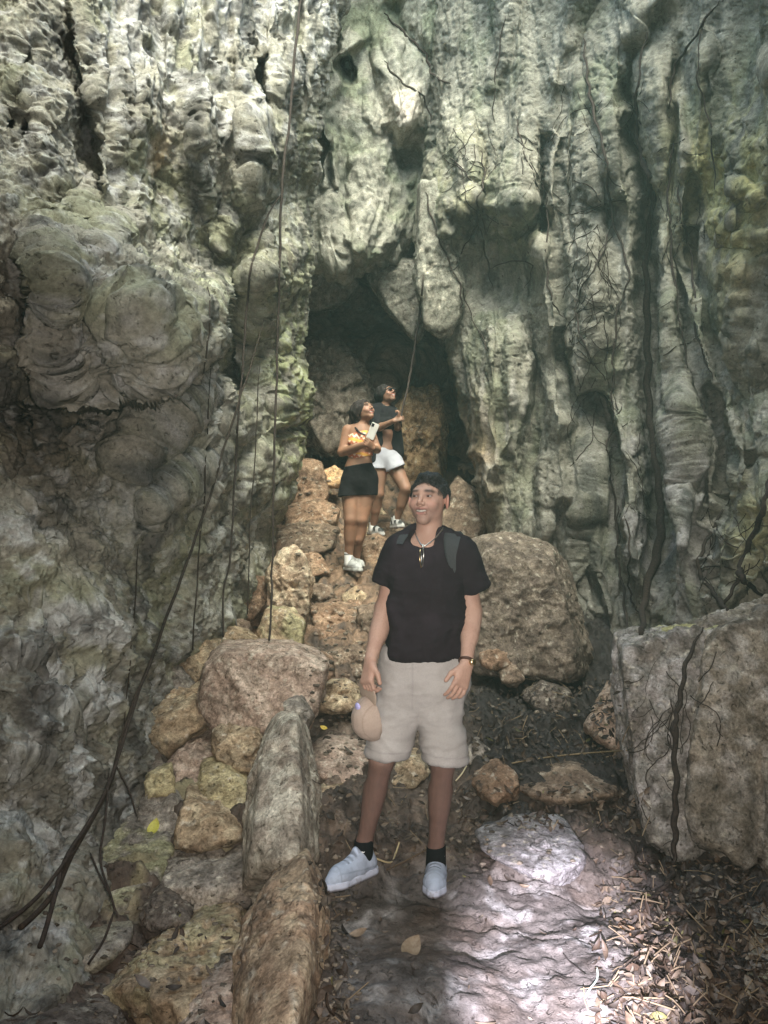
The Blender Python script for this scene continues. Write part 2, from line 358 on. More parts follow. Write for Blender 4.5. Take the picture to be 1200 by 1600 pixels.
    px = px-wr[None, :]*4
    def disp(q, x, y, p):
        A3 = np.array; up = sst(440, 180, y)*sst(90, 200, x); wz = .16*fbm(q*A3([1.6, .7, 1]), 3, 9)
        fx = q.copy(); fx[:, 0] += wz
        d = .12*fbm(q*1.2, 3, 1)+.03*ridged(p*2.3, 3, 2)
        d += up*(.085*billow(fx*A3([3.0, .42, 1]), 2, 3)+.024*ridged(fx*A3([9, 1.1, 1]), 3, 20))
        # alveoli between ribs
        f1, f2, _ = worley(p*A3([7, 7, 5])+.15*fbm(p*5, 2, 9)[:, None], 4)
        pit = np.clip(zone(x, y, 290, 130, 110, 190)*1.2+.6*zone(x, y, 90, 180, 80, 100)+.12, 0, 1)*sst(-.45, .1, fbm(q*1.1, 2, 14)); d += -.05*sst(.48, .18, f1)*pit+.012*sst(.0, .25, f2-f1)*pit
        f1, f2, _ = worley(p*15+.5*fbm(p*9, 2, 10)[:, None], 6); d += -.030*sst(.42, .1, f1)*(.35+.9*sst(-.1, .3, fbm(q*2.2, 2, 12)))
        # ribs slanting down to the left in the broken middle
        a = math.radians(52); r_ = np.stack([q[:, 0]*math.cos(a)-q[:, 1]*math.sin(a), q[:, 0]*math.sin(a)+q[:, 1]*math.cos(a), q[:, 2]], -1); r_[:, 0] += .12*fbm(q*2, 2, 23)
        br = np.clip(zone(x, y, 290, 690, 130, 130)+.8*zone(x, y, 430, 680, 50, 160)+.5*zone(x, y, 200, 500, 130, 90), 0, 1)
        d += br*(.055*ridged(r_[:, [1, 0, 2]]*A3([1.3, 5.5, 1]), 3, 24)+.02*ridged(r_[:, [1, 0, 2]]*A3([3, 15, 1]), 2, 25))
        lo = sst(800, 900, y)*sst(260, 330, x); d += lo*.03*billow(fx*A3([5, .8, 1]), 2, 26)
        crag = np.clip(zone(x, y, 220, 520, 150, 120)+zone(x, y, 80, 1100, 220, 300)+zone(x, y, 60, 700, 120, 120)*.5, 0, 1)
        d += crag*(.04*ridged(p*2.6, 4, 21, .5)+.06*fbm(p*4.5, 5, 27, .6)); f1, f2, i_ = worley(p*3.4+.35*fbm(p*4, 3, 28)[:, None], 29); d += crag*(.055*(i_-.5)*sst(0, .12, f2-f1)); f1, f2, i_ = worley(p*9+.4*fbm(p*9, 2, 38)[:, None], 39); d += crag*(.03*(i_-.5)*sst(0, .12, f2-f1))
        return d+(.024-.009*up)*fbm(p*13, 5, 7, .62)+(.016-.010*up)*ridged(p*8, 4, 8)
    def colf(V, x, y, d):
        n1 = fbm(V*1.7, 4, 31); n2 = fbm(V*5, 4, 32); n3 = fbm(V*14, 3, 33)
        c = np.tile(np.array([.31, .29, .245]), (len(V), 1))
        c = mixc(c, (.25, .25, .17), .8*sst(-.05, .5, n1+.25*zone(x, y, 150, 330, 170, 160)))                     # olive film
        c = mixc(c, (.43, .42, .42), sst(.0, .5, n2+.35*zone(x, y, 290, 100, 150, 150)-.1)*.8)                   # pale lime crust
        c = mixc(c, (.42, .45, .24), np.clip(zone(x, y, 455, 620, 55, 220)*1.0+zone(x, y, 300, 450, 70, 70)*.5+zone(x, y, 200, 900, 130, 100)*.35, 0, 1)*sst(-.35, .3, n2))   # algae
        c = mixc(c, (.19, .15, .11), np.clip(zone(x, y, 60, 680, 140, 110)*.9+zone(x, y, 10, 450, 60, 100)*.6, 0, 1)*sst(-.4, .3, n1+.4))
        lowz = np.clip(zone(x, y, 100, 1120, 220, 300), 0, 1); c = mixc(c, (.14, .14, .12), lowz*sst(.25, -.1, n1)*.7); c = mixc(c, (.50, .51, .50), lowz*sst(-.05, .3, n2+.3*n3)*.85)
        c = mixc(c, (.09, .085, .08), sst(.12, .5, fbm(V*3.4, 5, 35))*.8)                                       # dark biofilm blotches
        c = mixc(c, (.50, .38, .22), zone(x, y, 245, 240, 22, 50)*sst(-.2, .3, n2)*.8)
        c = mixc(c, (.52, .52, .49), sst(.35, .6, n3+.3*n2)*.55); c = c*.9
        return c
    o = build_sheet('rock_wall', px, py, Y, disp, colf)
    tag(o, 'pitted grey-green limestone cliff filling the left side, with an overhanging nose of rock', kind='structure')
    return o
W_LEFT = left_wall()

# ================================================================== RIGHT CURTAIN WALL
ER = np.array([(-400, 690), (0, 680), (120, 672), (250, 664), (340, 652), (420, 658), (470, 662), (520, 690), (560, 702), (600, 712), (660, 728), (700, 735), (760, 744), (830, 760), (900, 790), (1200, 820)], float)
def right_wall():
    v = np.linspace(-330, 1180, 1000); u = np.concatenate([np.zeros(50), np.linspace(0, 1, 640)])
    E = np.interp(v, ER[:, 0], ER[:, 1]); jit = 5*pnoise(np.stack([v/24, v*0, v*0], -1), 15)+3*pnoise(np.stack([v/9, v*0, v*0], -1), 16)
    x1 = 1500.
    px = E[:, None]+(x1-E[:, None])*(u[None, :]**1.15)+jit[:, None]*np.exp(-u[None, :]*30); py = np.repeat(v[:, None], len(u), 1)
    D = rbf([(680, -300, 7.4), (680, 0, 7.7), (670, 250, 7.7), (665, 400, 7.5), (710, 560, 7.6), (740, 700, 7.4), (780, 830, 7.0), (820, 1100, 6.6),
        (800, -300, 6.6), (800, 0, 7.1), (770, 300, 7.1), (760, 420, 7.45), (790, 600, 7.0), (830, 780, 6.7), (900, 900, 6.3), (930, 1100, 6.1),
        (950, -300, 5.9), (950, 0, 6.4), (930, 250, 6.5), (930, 450, 6.5), (940, 600, 6.7), (1000, 800, 5.9), (1000, 960, 5.6), (1000, 1150, 5.4),
        (1100, -300, 5.2), (1100, 0, 5.6), (1100, 300, 5.7), (1100, 600, 5.6), (1100, 800, 5.3), (1120, 950, 4.8), (1150, 1150, 4.5),
        (1200, -300, 4.6), (1200, 0, 5.0), (1200, 300, 4.9), (1200, 600, 5.0), (1200, 800, 4.7), (1200, 950, 4.3),
        (1500, -300, 2.6), (1500, 300, 2.7), (1500, 800, 2.6), (1500, 1150, 2.4)])
    Y = D(px[:, ::8], py[:, ::8]); Y = np.stack([np.interp(np.arange(len(u)), np.arange(0, len(u), 8), Y[i]) for i in range(len(v))])
    feats = [
        ('b', 712, 272, 48, 84, 0, .26), ('b', 803, 290, 46, 66, 0, .28), ('b', 715, 330, 36, 40, 0, .14), ('b', 800, 330, 40, 34, 0, .16), ('g', [(757, 200), (750, 290), (745, 360)], 8, .2),
        ('b', 770, 430, 60, 60, 0, -.08), ('b', 845, 345, 10, 26, 0, -.4), ('g', [(850, 200), (846, 300), (842, 370)], 9, .3),
        ('r', [(842, 350), (856, 450), (866, 560), (880, 700)], 14, .3), ('r', [(866, 190), (860, 270), (856, 340)], 10, .18),
        ('r', [(690, 540), (705, 600), (735, 700), (760, 790)], 18, .2), ('r', [(776, 465), (768, 560), (762, 660), (775, 760)], 18, .34), ('r', [(800, 500), (798, 600), (792, 720)], 13, .28), ('r', [(822, 540), (815, 640), (810, 740)], 9, .16),
        ('r', [(745, 600), (745, 700), (765, 790)], 9, .18), ('g', [(830, 480), (836, 600), (826, 720), (850, 830)], 12, .24), ('r', [(868, 600), (872, 690), (880, 800)], 16, .26), ('r', [(905, 640), (910, 720), (900, 820)], 12, .16), ('r', [(850, 700), (846, 760), (860, 850)], 12, .18),
        ('r', [(905, 360), (925, 460), (948, 560), (958, 610)], 26, .22), ('s', [(886, 505), (905, 575), (945, 622), (958, 665), (970, 720), (972, 800), (975, 860), (985, 960)], 70, -.55), ('b', 905, 545, 16, 16, 0, -.26),
        ('b', 935, 220, 60, 120, 0, .12), ('g', [(898, 160), (893, 300), (900, 420)], 9, .12), ('g', [(910, 20), (915, 120), (940, 260), (958, 380)], 8, .14), ('r', [(965, 40), (960, 200), (975, 330)], 18, .16),
        ('g', [(1012, 40), (994, 140), (998, 240), (1018, 300), (1010, 400), (1012, 520), (1014, 650), (1028, 760), (1026, 860), (1008, 960)], 13, .5),
        ('b', 985, 675, 38, 44, 0, .13), ('r', [(978, 690), (985, 800), (995, 930)], 26, .18), ('b', 1060, 880, 70, 110, 0, .14),
        ('r', [(1035, 60), (1040, 200), (1042, 330), (1040, 430)], 16, .2), ('g', [(1062, 60), (1048, 200), (1046, 330), (1062, 480), (1072, 600)], 7, .22),
        ('r', [(1040, 430), (1050, 540), (1075, 640), (1100, 760), (1112, 860)], 18, .32), ('r', [(1080, 420), (1096, 520), (1130, 620), (1160, 700), (1150, 790)], 12, .3), ('r', [(1060, 600), (1070, 700), (1072, 800), (1060, 880)], 12, .2),
        ('g', [(1078, 250), (1080, 400), (1110, 540), (1140, 640)], 7, .28), ('g', [(1072, 560), (1092, 680), (1106, 800), (1090, 860)], 9, .36), ('g', [(1130, 660), (1128, 760), (1100, 830)], 10, .36), ('b', 1108, 640, 18, 48, -8, -.3),
        ('r', [(1050, 120), (1070, 260), (1075, 380)], 13, .22), ('r', [(1095, 60), (1090, 180), (1085, 300)], 14, .18), ('r', [(1118, 400), (1126, 480), (1140, 560)], 14, .16),
        ('s', [(1210, 100), (1165, 145), (1140, 205), (1134, 280), (1098, 335), (1108, 385), (1140, 440), (1130, 500), (1142, 545), (1150, 590), (1210, 620)], 70, -.0),
        ('b', 1190, 215, 62, 110, 12, .28), ('b', 1170, 330, 70, 52, 0, .16), ('b', 1130, 348, 32, 30, 0, .12), ('b', 1185, 480, 60, 120, 0, .14), ('r', [(1150, 380), (1160, 480), (1175, 600)], 16, .1),
        ('b', 1155, 830, 62, 130, 18, .42), ('b', 1200, 760, 70, 150, 10, .3), ('g', [(1185, 690), (1135, 800), (1100, 870), (1110, 940)], 8, .25),
        ('b', 640+300, 880, 30, 110, 0, .14), ('g', [(918, 790), (912, 880), (945, 990)], 8, .2), ('r', [(935, 880), (945, 940), (950, 990)], 7, .1),
        ('r', [(800, -60), (790, 60), (760, 150)], 16, .12), ('r', [(900, -60), (880, 60), (860, 150)], 14, .14), ('g', [(700, 60), (690, 150), (668, 250)], 7, .12), ('g', [(960, -60), (930, 20), (912, 60)], 14, .2), ('r', [(1050, -40), (1000, 40), (960, 60)], 16, .16),
    ]
    Y = Y-relief(px, py, feats)
    uu = u[None, :]; Y = Y+np.where(uu < .06, .5*(1-np.sqrt(np.clip(1-((.06-uu)/.06)**2, 0, 1))), 0)
    wr = np.zeros(len(u)); wr[:50] = (np.linspace(1, 0, 50)**1.5)*4.5; Y = Y+wr[None, :]; px = px+wr[None, :]*4
    def disp(q, x, y, p):
        A3 = np.array; wz = .22*fbm(q*A3([1.1, .45, 1]), 3, 9); fx = q.copy(); fx[:, 0] += wz
        lo = sst(430, 620, y); rt = sst(960, 1040, x)
        d = .08*fbm(q*.9, 3, 41)+(.10+.06*rt)*billow(fx*A3([1.7, .2, 1]), 2, 42)
        d += .045*billow(fx*A3([4.6, .36, 1]), 2, 43)*(.55+.6*lo+.3*rt)+.014*ridged(fx*A3([13, 1.6, 1]), 3, 47)*(.4+lo)
        f1, f2, _ = worley(p*4.6+.5*fbm(p*3, 3, 49)[:, None], 44); d += .012*sst(0, .25, f2-f1)*(1-.7*lo)*(1-rt*.7)
        a = np.clip(zone(x, y, 1170, 350, 60, 260), 0, 1); f1, f2, _ = worley(p*7+.3*fbm(p*5, 2, 50)[:, None], 54); d += a*.05*sst(.6, .1, f1)
        f1, f2, _ = worley(p*15+.5*fbm(p*9, 2, 40)[:, None], 56); d += -.018*sst(.36, .1, f1)*sst(-.1, .3, fbm(q*2, 2, 57))
        return d+.013*fbm(p*12, 5, 45, .62)+.007*ridged(p*8, 4, 46)+.012*ridged(fx*A3([7, 1.0, 1]), 4, 58)
    def colf(V, x, y, d):
        n1 = fbm(V*1.5, 4, 51); n2 = fbm(V*np.array([5, 5, 1.1]), 4, 52); n3 = fbm(V*13, 3, 53)
        c = np.tile(np.array([.25, .235, .195]), (len(V), 1))
        c = mixc(c, (.20, .205, .15), sst(-.1, .5, n1))
        c = mixc(c, (.36, .34, .29), sst(.0, .45, n2)*.75)
        c = mixc(c, (.38, .36, .17), np.clip(zone(x, y, 1150, 300, 60, 150)*1.2+zone(x, y, 1165, 830, 50, 80)+zone(x, y, 720, 290, 50, 80)*.4+zone(x, y, 1070, 260, 60, 120)*.4, 0, 1)*sst(-.4, .2, n2))
        c = mixc(c, (.33, .31, .33), np.clip(zone(x, y, 1030, 800, 90, 180), 0, 1)*sst(-.3, .3, n2)*.7)
        c = mixc(c, (.40, .38, .36), np.clip(zone(x, y, 780, 650, 50, 150), 0, 1)*sst(-.1, .4, n2)*.7)
        c = mixc(c, (.26, .17, .10), np.clip(zone(x, y, 735, 760, 40, 120)+.5*zone(x, y, 1190, 420, 60, 90), 0, 1)*sst(-.3, .3, n1+.2)*.8)
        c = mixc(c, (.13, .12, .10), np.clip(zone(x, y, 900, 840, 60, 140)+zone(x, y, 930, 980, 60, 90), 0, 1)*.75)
        c = mixc(c, (.08, .08, .07), sst(.10, .5, fbm(V*np.array([3.4, 3.4, .8]), 5, 55))*.75)
        c = mixc(c, (.45, .44, .40), sst(.4, .65, n3+.3*n2)*.4); c = c*.86
        return c
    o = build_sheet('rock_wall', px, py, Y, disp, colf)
    tag(o, 'fluted grey limestone curtain wall filling the right side, veined with roots', kind='structure')
    return o
W_RIGHT = right_wall()

# ================================================================== HANGING MASS OVER THE MOUTH OF THE CAVE, WITH ITS CEILING
def ceiling():
    uu = np.linspace(430, 760, 300); v = np.concatenate([np.linspace(0, 1, 420), np.ones(110)])
    bot = np.interp(uu, [430, 480, 510, 545, 575, 600, 622, 640, 652, 664, 700, 760], [418, 420, 432, 440, 424, 420, 416, 385, 350, 300, 250, 250])
    bot = bot+7*pnoise(np.stack([uu/14, uu*0, uu*0], -1), 25)
    px = np.repeat(uu[None, :], len(v), 0); py = -330+(bot[None, :]+330)*v[:, None]
    D = rbf([(430, -300, 7.6), (430, 0, 7.9), (430, 420, 8.0), (520, -300, 7.4), (520, 100, 8.4), (520, 300, 8.3), (520, 430, 8.1), (600, -300, 7.6), (600, 0, 8.4), (600, 200, 8.2), (600, 410, 8.4), (680, -300, 7.2), (680, 0, 8.0), (680, 250, 8.5), (760, -300, 7.2), (760, 250, 8.2)])
    Y = D(px, py)
    feats = [('r', [(545, 30), (528, 110), (500, 190), (492, 260)], 14, .3), ('b', 545, 110, 22, 26, 0, -.5), ('b', 497, 235, 14, 48, 6, -.7), ('r', [(520, 210), (522, 260), (528, 300)], 5, .2), ('r', [(505, 260), (508, 300)], 4, .16), ('r', [(535, 90), (552, 70), (560, 60)], 7, .22),
        ('b', 632, 180, 36, 44, 0, .3), ('b', 600, 130, 30, 80, 10, .1), ('g', [(575, 50), (590, 140), (615, 230), (650, 270)], 12, .22), ('b', 640, 245, 26, 20, 0, -.25), ('r', [(500, 300), (540, 380), (550, 430)], 40, .2), ('b', 590, 320, 54, 90, 0, .2), ('b', 575, 370, 50, 60, 0, .14), ('g', [(636, 280), (610, 340), (580, 400)], 8, .06), ('b', 500, 130, 16, 30, 0, .14), ('g', [(600, 0), (640, 60), (690, 120)], 14, .14)]
    Y = Y-relief(px, py, feats)
    k = v[:, None]; Y = Y+np.where(k > .94, .3*(1-np.sqrt(np.clip(1-((k-.94)/.06)**2, 0, 1))), 0)
    wr = np.zeros(len(v)); wr[420:] = (np.linspace(0, 1, 110)**1.3)*5.0; Y = Y+wr[:, None]; py = py-wr[:, None]*6
    def disp(q, x, y, p):
        fx = q.copy(); fx[:, 0] += .15*fbm(q*1.3, 2, 65); return .07*fbm(q*1.4, 3, 61)+.05*billow(fx*np.array([3, 1, 1]), 3, 62)+.02*fbm(p*12, 5, 63)+.02*ridged(fx*np.array([9, 3, 1]), 3, 64)
    def colf(V, x, y, d):
        n2 = fbm(V*4, 4, 72)
        c = np.tile(np.array([.28, .27, .23]), (len(V), 1)); c = mixc(c, (.38, .36, .31), sst(0, .4, n2)*.8); c = mixc(c, (.21, .22, .16), sst(.0, .5, fbm(V*1.6, 3, 71)))
        c = mixc(c, (.55, .48, .42), zone(x, y, 632, 172, 26, 32)); c = mixc(c, (.10, .10, .09), sst(.25, .5, fbm(V*3, 5, 73))*.6)
        return c
    o = build_sheet('rock_ceiling', px, py, Y, disp, colf)
    tag(o, 'grey mass of rock hanging over the dark mouth of the inner cave', kind='structure')
ceiling()

# ================================================================== BACK OF THE INNER CHAMBER
def back():
    px, py = np.meshgrid(np.linspace(330, 860, 420), np.linspace(150, 900, 560))
    D = rbf([(330, 150, 12), (600, 150, 13), (860, 150, 12), (330, 400, 10.5), (480, 400, 12.5), (600, 420, 13), (860, 400, 11), (480, 480, 12), (560, 520, 12), (640, 560, 11.6), (330, 600, 9.5), (480, 600, 10.6), (560, 650, 11), (640, 650, 11), (705, 640, 12.5), (760, 640, 10.5), (860, 600, 10), (330, 760, 8.8), (480, 760, 9.8), (600, 760, 10), (720, 760, 10.2), (860, 760, 9.5), (400, 900, 9), (600, 900, 9), (860, 900, 9)])
    Y = D(px, py)
    Y = Y-relief(px, py, [('b', 520, 455, 60, 34, -10, .7), ('b', 560, 600, 90, 80, -30, .6), ('g', [(600, 540), (560, 600), (530, 660)], 10, .3), ('b', 630, 560, 60, 60, 0, .4), ('b', 705, 600, 16, 90, 0, -.8), ('b', 482, 702, 18, 16, 0, -1.2), ('b', 700, 790, 60, 60, 0, .4)])
    def disp(q, x, y, p): return .14*fbm(q*1.0, 3, 81)+.09*ridged(q*2.2, 4, 82)+.03*fbm(q*8, 4, 83)
    def colf(V, x, y, d):
        c = np.tile(np.array([.23, .19, .15]), (len(V), 1)); c = mixc(c, (.36, .25, .17), sst(450, 720, y)*sst(-.3, .3, fbm(V*2, 4, 84))); c = mixc(c, (.10, .09, .08), sst(.1, .5, fbm(V*3, 4, 85))*.7)
        return c
    o = build_sheet('rock_wall', px, py, Y, disp, colf)
    tag(o, 'dim brown rock at the back of the inner chamber', kind='structure')
back()

# ================================================================== THE GROUND
def gc(px, py, Y):
    p = P(px, py, Y); return (p[0], p[1], p[2])
gctrl = [gc(*t) for t in [(500, 1600, 2.27), (700, 1600, 2.27), (900, 1600, 2.27), (1150, 1600, 2.27), (560, 1385, 3.13), (680, 1400, 3.13), (850, 1400, 3.1), (1000, 1400, 3.1), (1150, 1400, 3.05), (760, 1300, 3.55), (900, 1290, 3.6), (600, 1290, 3.55),
    (800, 1240, 3.85), (900, 1240, 3.85), (960, 1230, 3.85), (820, 1195, 4.02), (950, 1190, 4.05), (740, 1190, 4.05), (640, 1200, 4.0), (560, 1190, 4.0), (520, 1250, 3.6), (510, 1310, 3.35), (850, 1120, 4.8), (950, 1110, 4.9), (850, 1070, 5.3), (960, 1050, 5.4), (760, 1100, 4.9), (660, 1100, 4.7), (560, 1100, 4.6),
    (540, 1050, 4.95), (540, 1000, 5.35), (540, 950, 5.9), (540, 905, 6.6), (550, 890, 6.95), (610, 836, 8.0), (500, 870, 7.1), (480, 820, 7.7), (460, 760, 8.4), (470, 720, 9.0), (600, 770, 9.2), (650, 745, 9.5), (620, 720, 10.5), (720, 830, 8.6), (720, 900, 6.9), (760, 980, 5.9), (660, 960, 5.9), (660, 880, 7.2),
    (430, 1000, 5.3), (400, 960, 5.9), (430, 900, 6.6), (330, 1060, 4.9), (270, 1080, 4.7), (230, 1150, 4.25), (300, 1200, 3.9), (370, 1250, 3.5), (200, 1300, 3.55), (300, 1430, 2.95), (150, 1400, 3.1), (80, 1450, 2.85), (200, 1500, 2.7), (60, 1600, 2.25), (300, 1600, 2.3), (400, 1450, 2.75), (1080, 1340, 3.4), (1180, 1340, 3.4)]]
gctrl += [(-3, 0, .05), (0, 0, 0), (3, 0, .05), (-3, -3, 0), (3, -3, 0), (0, -3, 0), (-.2, 1.3, 0), (.9, 1.3, 0), (2.2, 2.5, .05), (2.5, 4, .3), (2.5, 6, .9), (-3, 5, .9), (-3, 3, .2), (-3, 8, 2.2), (3, 9, 2.2), (0, 13, 3.2), (3, 13, 3), (-3, 13, 3)]
def _low(x, y, z):
    px = 600+F*x/max(y, .5); py = 836+F*(CAMZ-z)/max(y, .5)
    if y < 2 or y > 9: return z
    if px < 480 and py < 1460 and px > 190: return z-.2
    if px < 480 and py >= 1400: return z-.2
    if px < 640 and py < 1200: return z-.09
    return z-.03
gctrl = [(x, y, _low(x, y, z)) for x, y, z in gctrl]
gctrl += [(x, y, z) for x, y, z in [(-.75, 4.6, .2), (-.9, 4.2, .0), (-.6, 3.8, .0), (-.75, 3.3, -.15), (-.5, 3.2, -.18), (-.95, 3.0, -.15), (-.5, 2.6, -.16), (-.35, 2.2, -.16), (-.9, 2.3, -.22), (-.75, 2.6, -.2), (-1.1, 2.6, -.15), (-1.3, 2.2, -.2), (-.5, 2.0, -.2)]]
GZ = rbf(gctrl, c=.25, sc=1.0)
def ground():
    def axis(pts):
        out = []
        for a, b, st in pts: out += list(np.arange(a, b, st))
        return np.array(out)
    xs = axis([(-5, -2, .15), (-2, 1.9, .0095), (1.9, 5, .15)]); ys = axis([(-4, 1.7, .15), (1.7, 4.6, .0095), (4.6, 9.4, .02), (9.4, 13, .15)])
    X, Y = np.meshgrid(xs, ys); Xs, Ys = np.meshgrid(xs[::6], ys[::6]); Zs = GZ(Xs, Ys)
    Z = np.stack([np.interp(xs, xs[::6], r) for r in Zs]); Z = np.stack([np.interp(ys, ys[::6], Z[:, j]) for j in range(len(xs))], 1)
    q = np.stack([X.ravel(), Y.ravel(), np.zeros(X.size)], -1)
    # pixel position, to give the slab in front its own relief
    dep = q[:, 1]; px = 600+F*q[:, 0]/np.maximum(dep, .5); py = 836+F*(CAMZ-Z.ravel())/np.maximum(dep, .5)
    slab = np.clip(sst(1330, 1400, py)*sst(500, 560, px)*sst(1010-0*py, 930, px+20*fbm(q*6, 3, 90)), 0, 1)*sst(1.2, 2, dep)
    f1, f2, idn = worley(q*np.array([4.5, 6, 1])+.35*fbm(q*3, 3, 91)[:, None], 92)
    cob = sst(0, .35, f2-f1)*.06*(.4+idn)
    g1, g2, id2 = worley(q*17+.5*fbm(q*8, 2, 93)[:, None], 94)
    peb = sst(0, .3, g2-g1)*.018*(.3+id2)
    d = .05*fbm(q*1.8, 3, 95)+(cob+peb)*(1-slab)*sst(1.2, 1.8, dep)+.012*fbm(q*14, 4, 96)
    sw = fbm(q*np.array([2.2, 3.4, 1])+.6*fbm(q*2.5, 3, 97)[:, None], 2, 98)
    d += slab*(.010*fbm(q*np.array([5, 6, 1]), 5, 100, .6)+.035*sw)
    d += -.03*slab*sst(.03, .0, np.abs(fbm(q*np.array([1.1, 2.6, 1]), 3, 103)))*.5
    tn = (q[:, 1]*1.1+q[:, 0]*.25+.9*fbm(q*np.array([.8, .9, 1]), 2, 110)+.06*fbm(q*8, 3, 115)); fr_ = tn-np.floor(tn); d += slab*(.016*(fr_-sst(.80, 1.0, fr_)-.3)*-1)
    d += slab*.006*ridged(q*np.array([12, 12, 1])+.8*fbm(q*6, 2, 113)[:, None], 4, 114)
    # left dirt slope is rougher
    d += .04*ridged(q*4, 4, 101)*sst(-.45, -.7, q[:, 0])*sst(4.5, 4, dep)
    Zf = Z.ravel()+d
    V = np.stack([X.ravel(), Y.ravel(), Zf], -1)
    n1 = fbm(q*2, 4, 104); n2 = fbm(q*7, 4, 105)
    c = np.tile(np.array([.085, .06, .045]), (len(V), 1))
    c = mixc(c, (.22, .16, .12), sst(.05, .4, n2)*.7); c = mixc(c, (.035, .028, .024), sst(.0, .4, n1)*.8)
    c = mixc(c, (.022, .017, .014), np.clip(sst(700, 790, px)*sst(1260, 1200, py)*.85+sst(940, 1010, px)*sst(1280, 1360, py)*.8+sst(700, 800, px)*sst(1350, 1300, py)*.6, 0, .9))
    st = sst(-.15, 0, q[:, 0]+.25)*0+sst(4.6, 5.2, dep)*sst(720, 640, px); c = mixc(c, (.26, .165, .105), st*.75*sst(-.4, .2, n2))
    c = mixc(c, (.135, .118, .11), slab*.9); c = mixc(c, (.30, .285, .28), slab*sst(.05, .4, n2)*.75); c = mixc(c, (.06, .048, .042), slab*sst(.15, .4, fbm(q*4, 5, 120))*.8); c = mixc(c, (.12, .085, .065), slab*sst(.0, .4, n1)*.6)
    c = mixc(c, (.25, .22, .13), sst(-.55, -.8, q[:, 0])*sst(-.1, .3, n2)*sst(4.6, 4.2, dep)*sst(1480, 1380, py)*.9)
    Fc = grid_faces(*X.shape)[:, ::-1]
    a, b, e = V[Fc[0][:3]]
    if np.cross(b-a, e-a)[2] < 0: Fc = Fc[:, ::-1]
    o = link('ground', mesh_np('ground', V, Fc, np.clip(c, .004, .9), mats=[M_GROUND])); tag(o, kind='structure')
    return o
GROUND = ground()

# ================================================================== STONES
def ico(n):
    bm = bmesh.new(); bmesh.ops.create_icosphere(bm, subdivisions=n, radius=1); bm.verts.index_update()
    V = np.array([v.co[:] for v in bm.verts]); T = np.array([[v.index for v in f.verts] for f in bm.faces]); bm.free(); return V, T
ICO = {k: ico(k) for k in (4, 5, 6, 7)}
def Ytab(px, py):
    if px < 480 or py > 1400: return float(np.interp(py, [700, 830, 900, 960, 1000, 1100, 1200, 1300, 1400, 1450, 1600], [9, 7.4, 6.4, 5.7, 5.0, 4.5, 4.05, 3.55, 3.1, 2.9, 2.3]))
    return float(np.interp(py, [700, 740, 836, 892, 905, 950, 1000, 1050, 1100, 1190, 1250, 1300, 1400, 1600], [10.5, 9.5, 8, 6.9, 6.6, 5.9, 5.35, 4.95, 4.6, 4.0, 3.75, 3.5, 3.1, 2.27]))
_sd = [200]
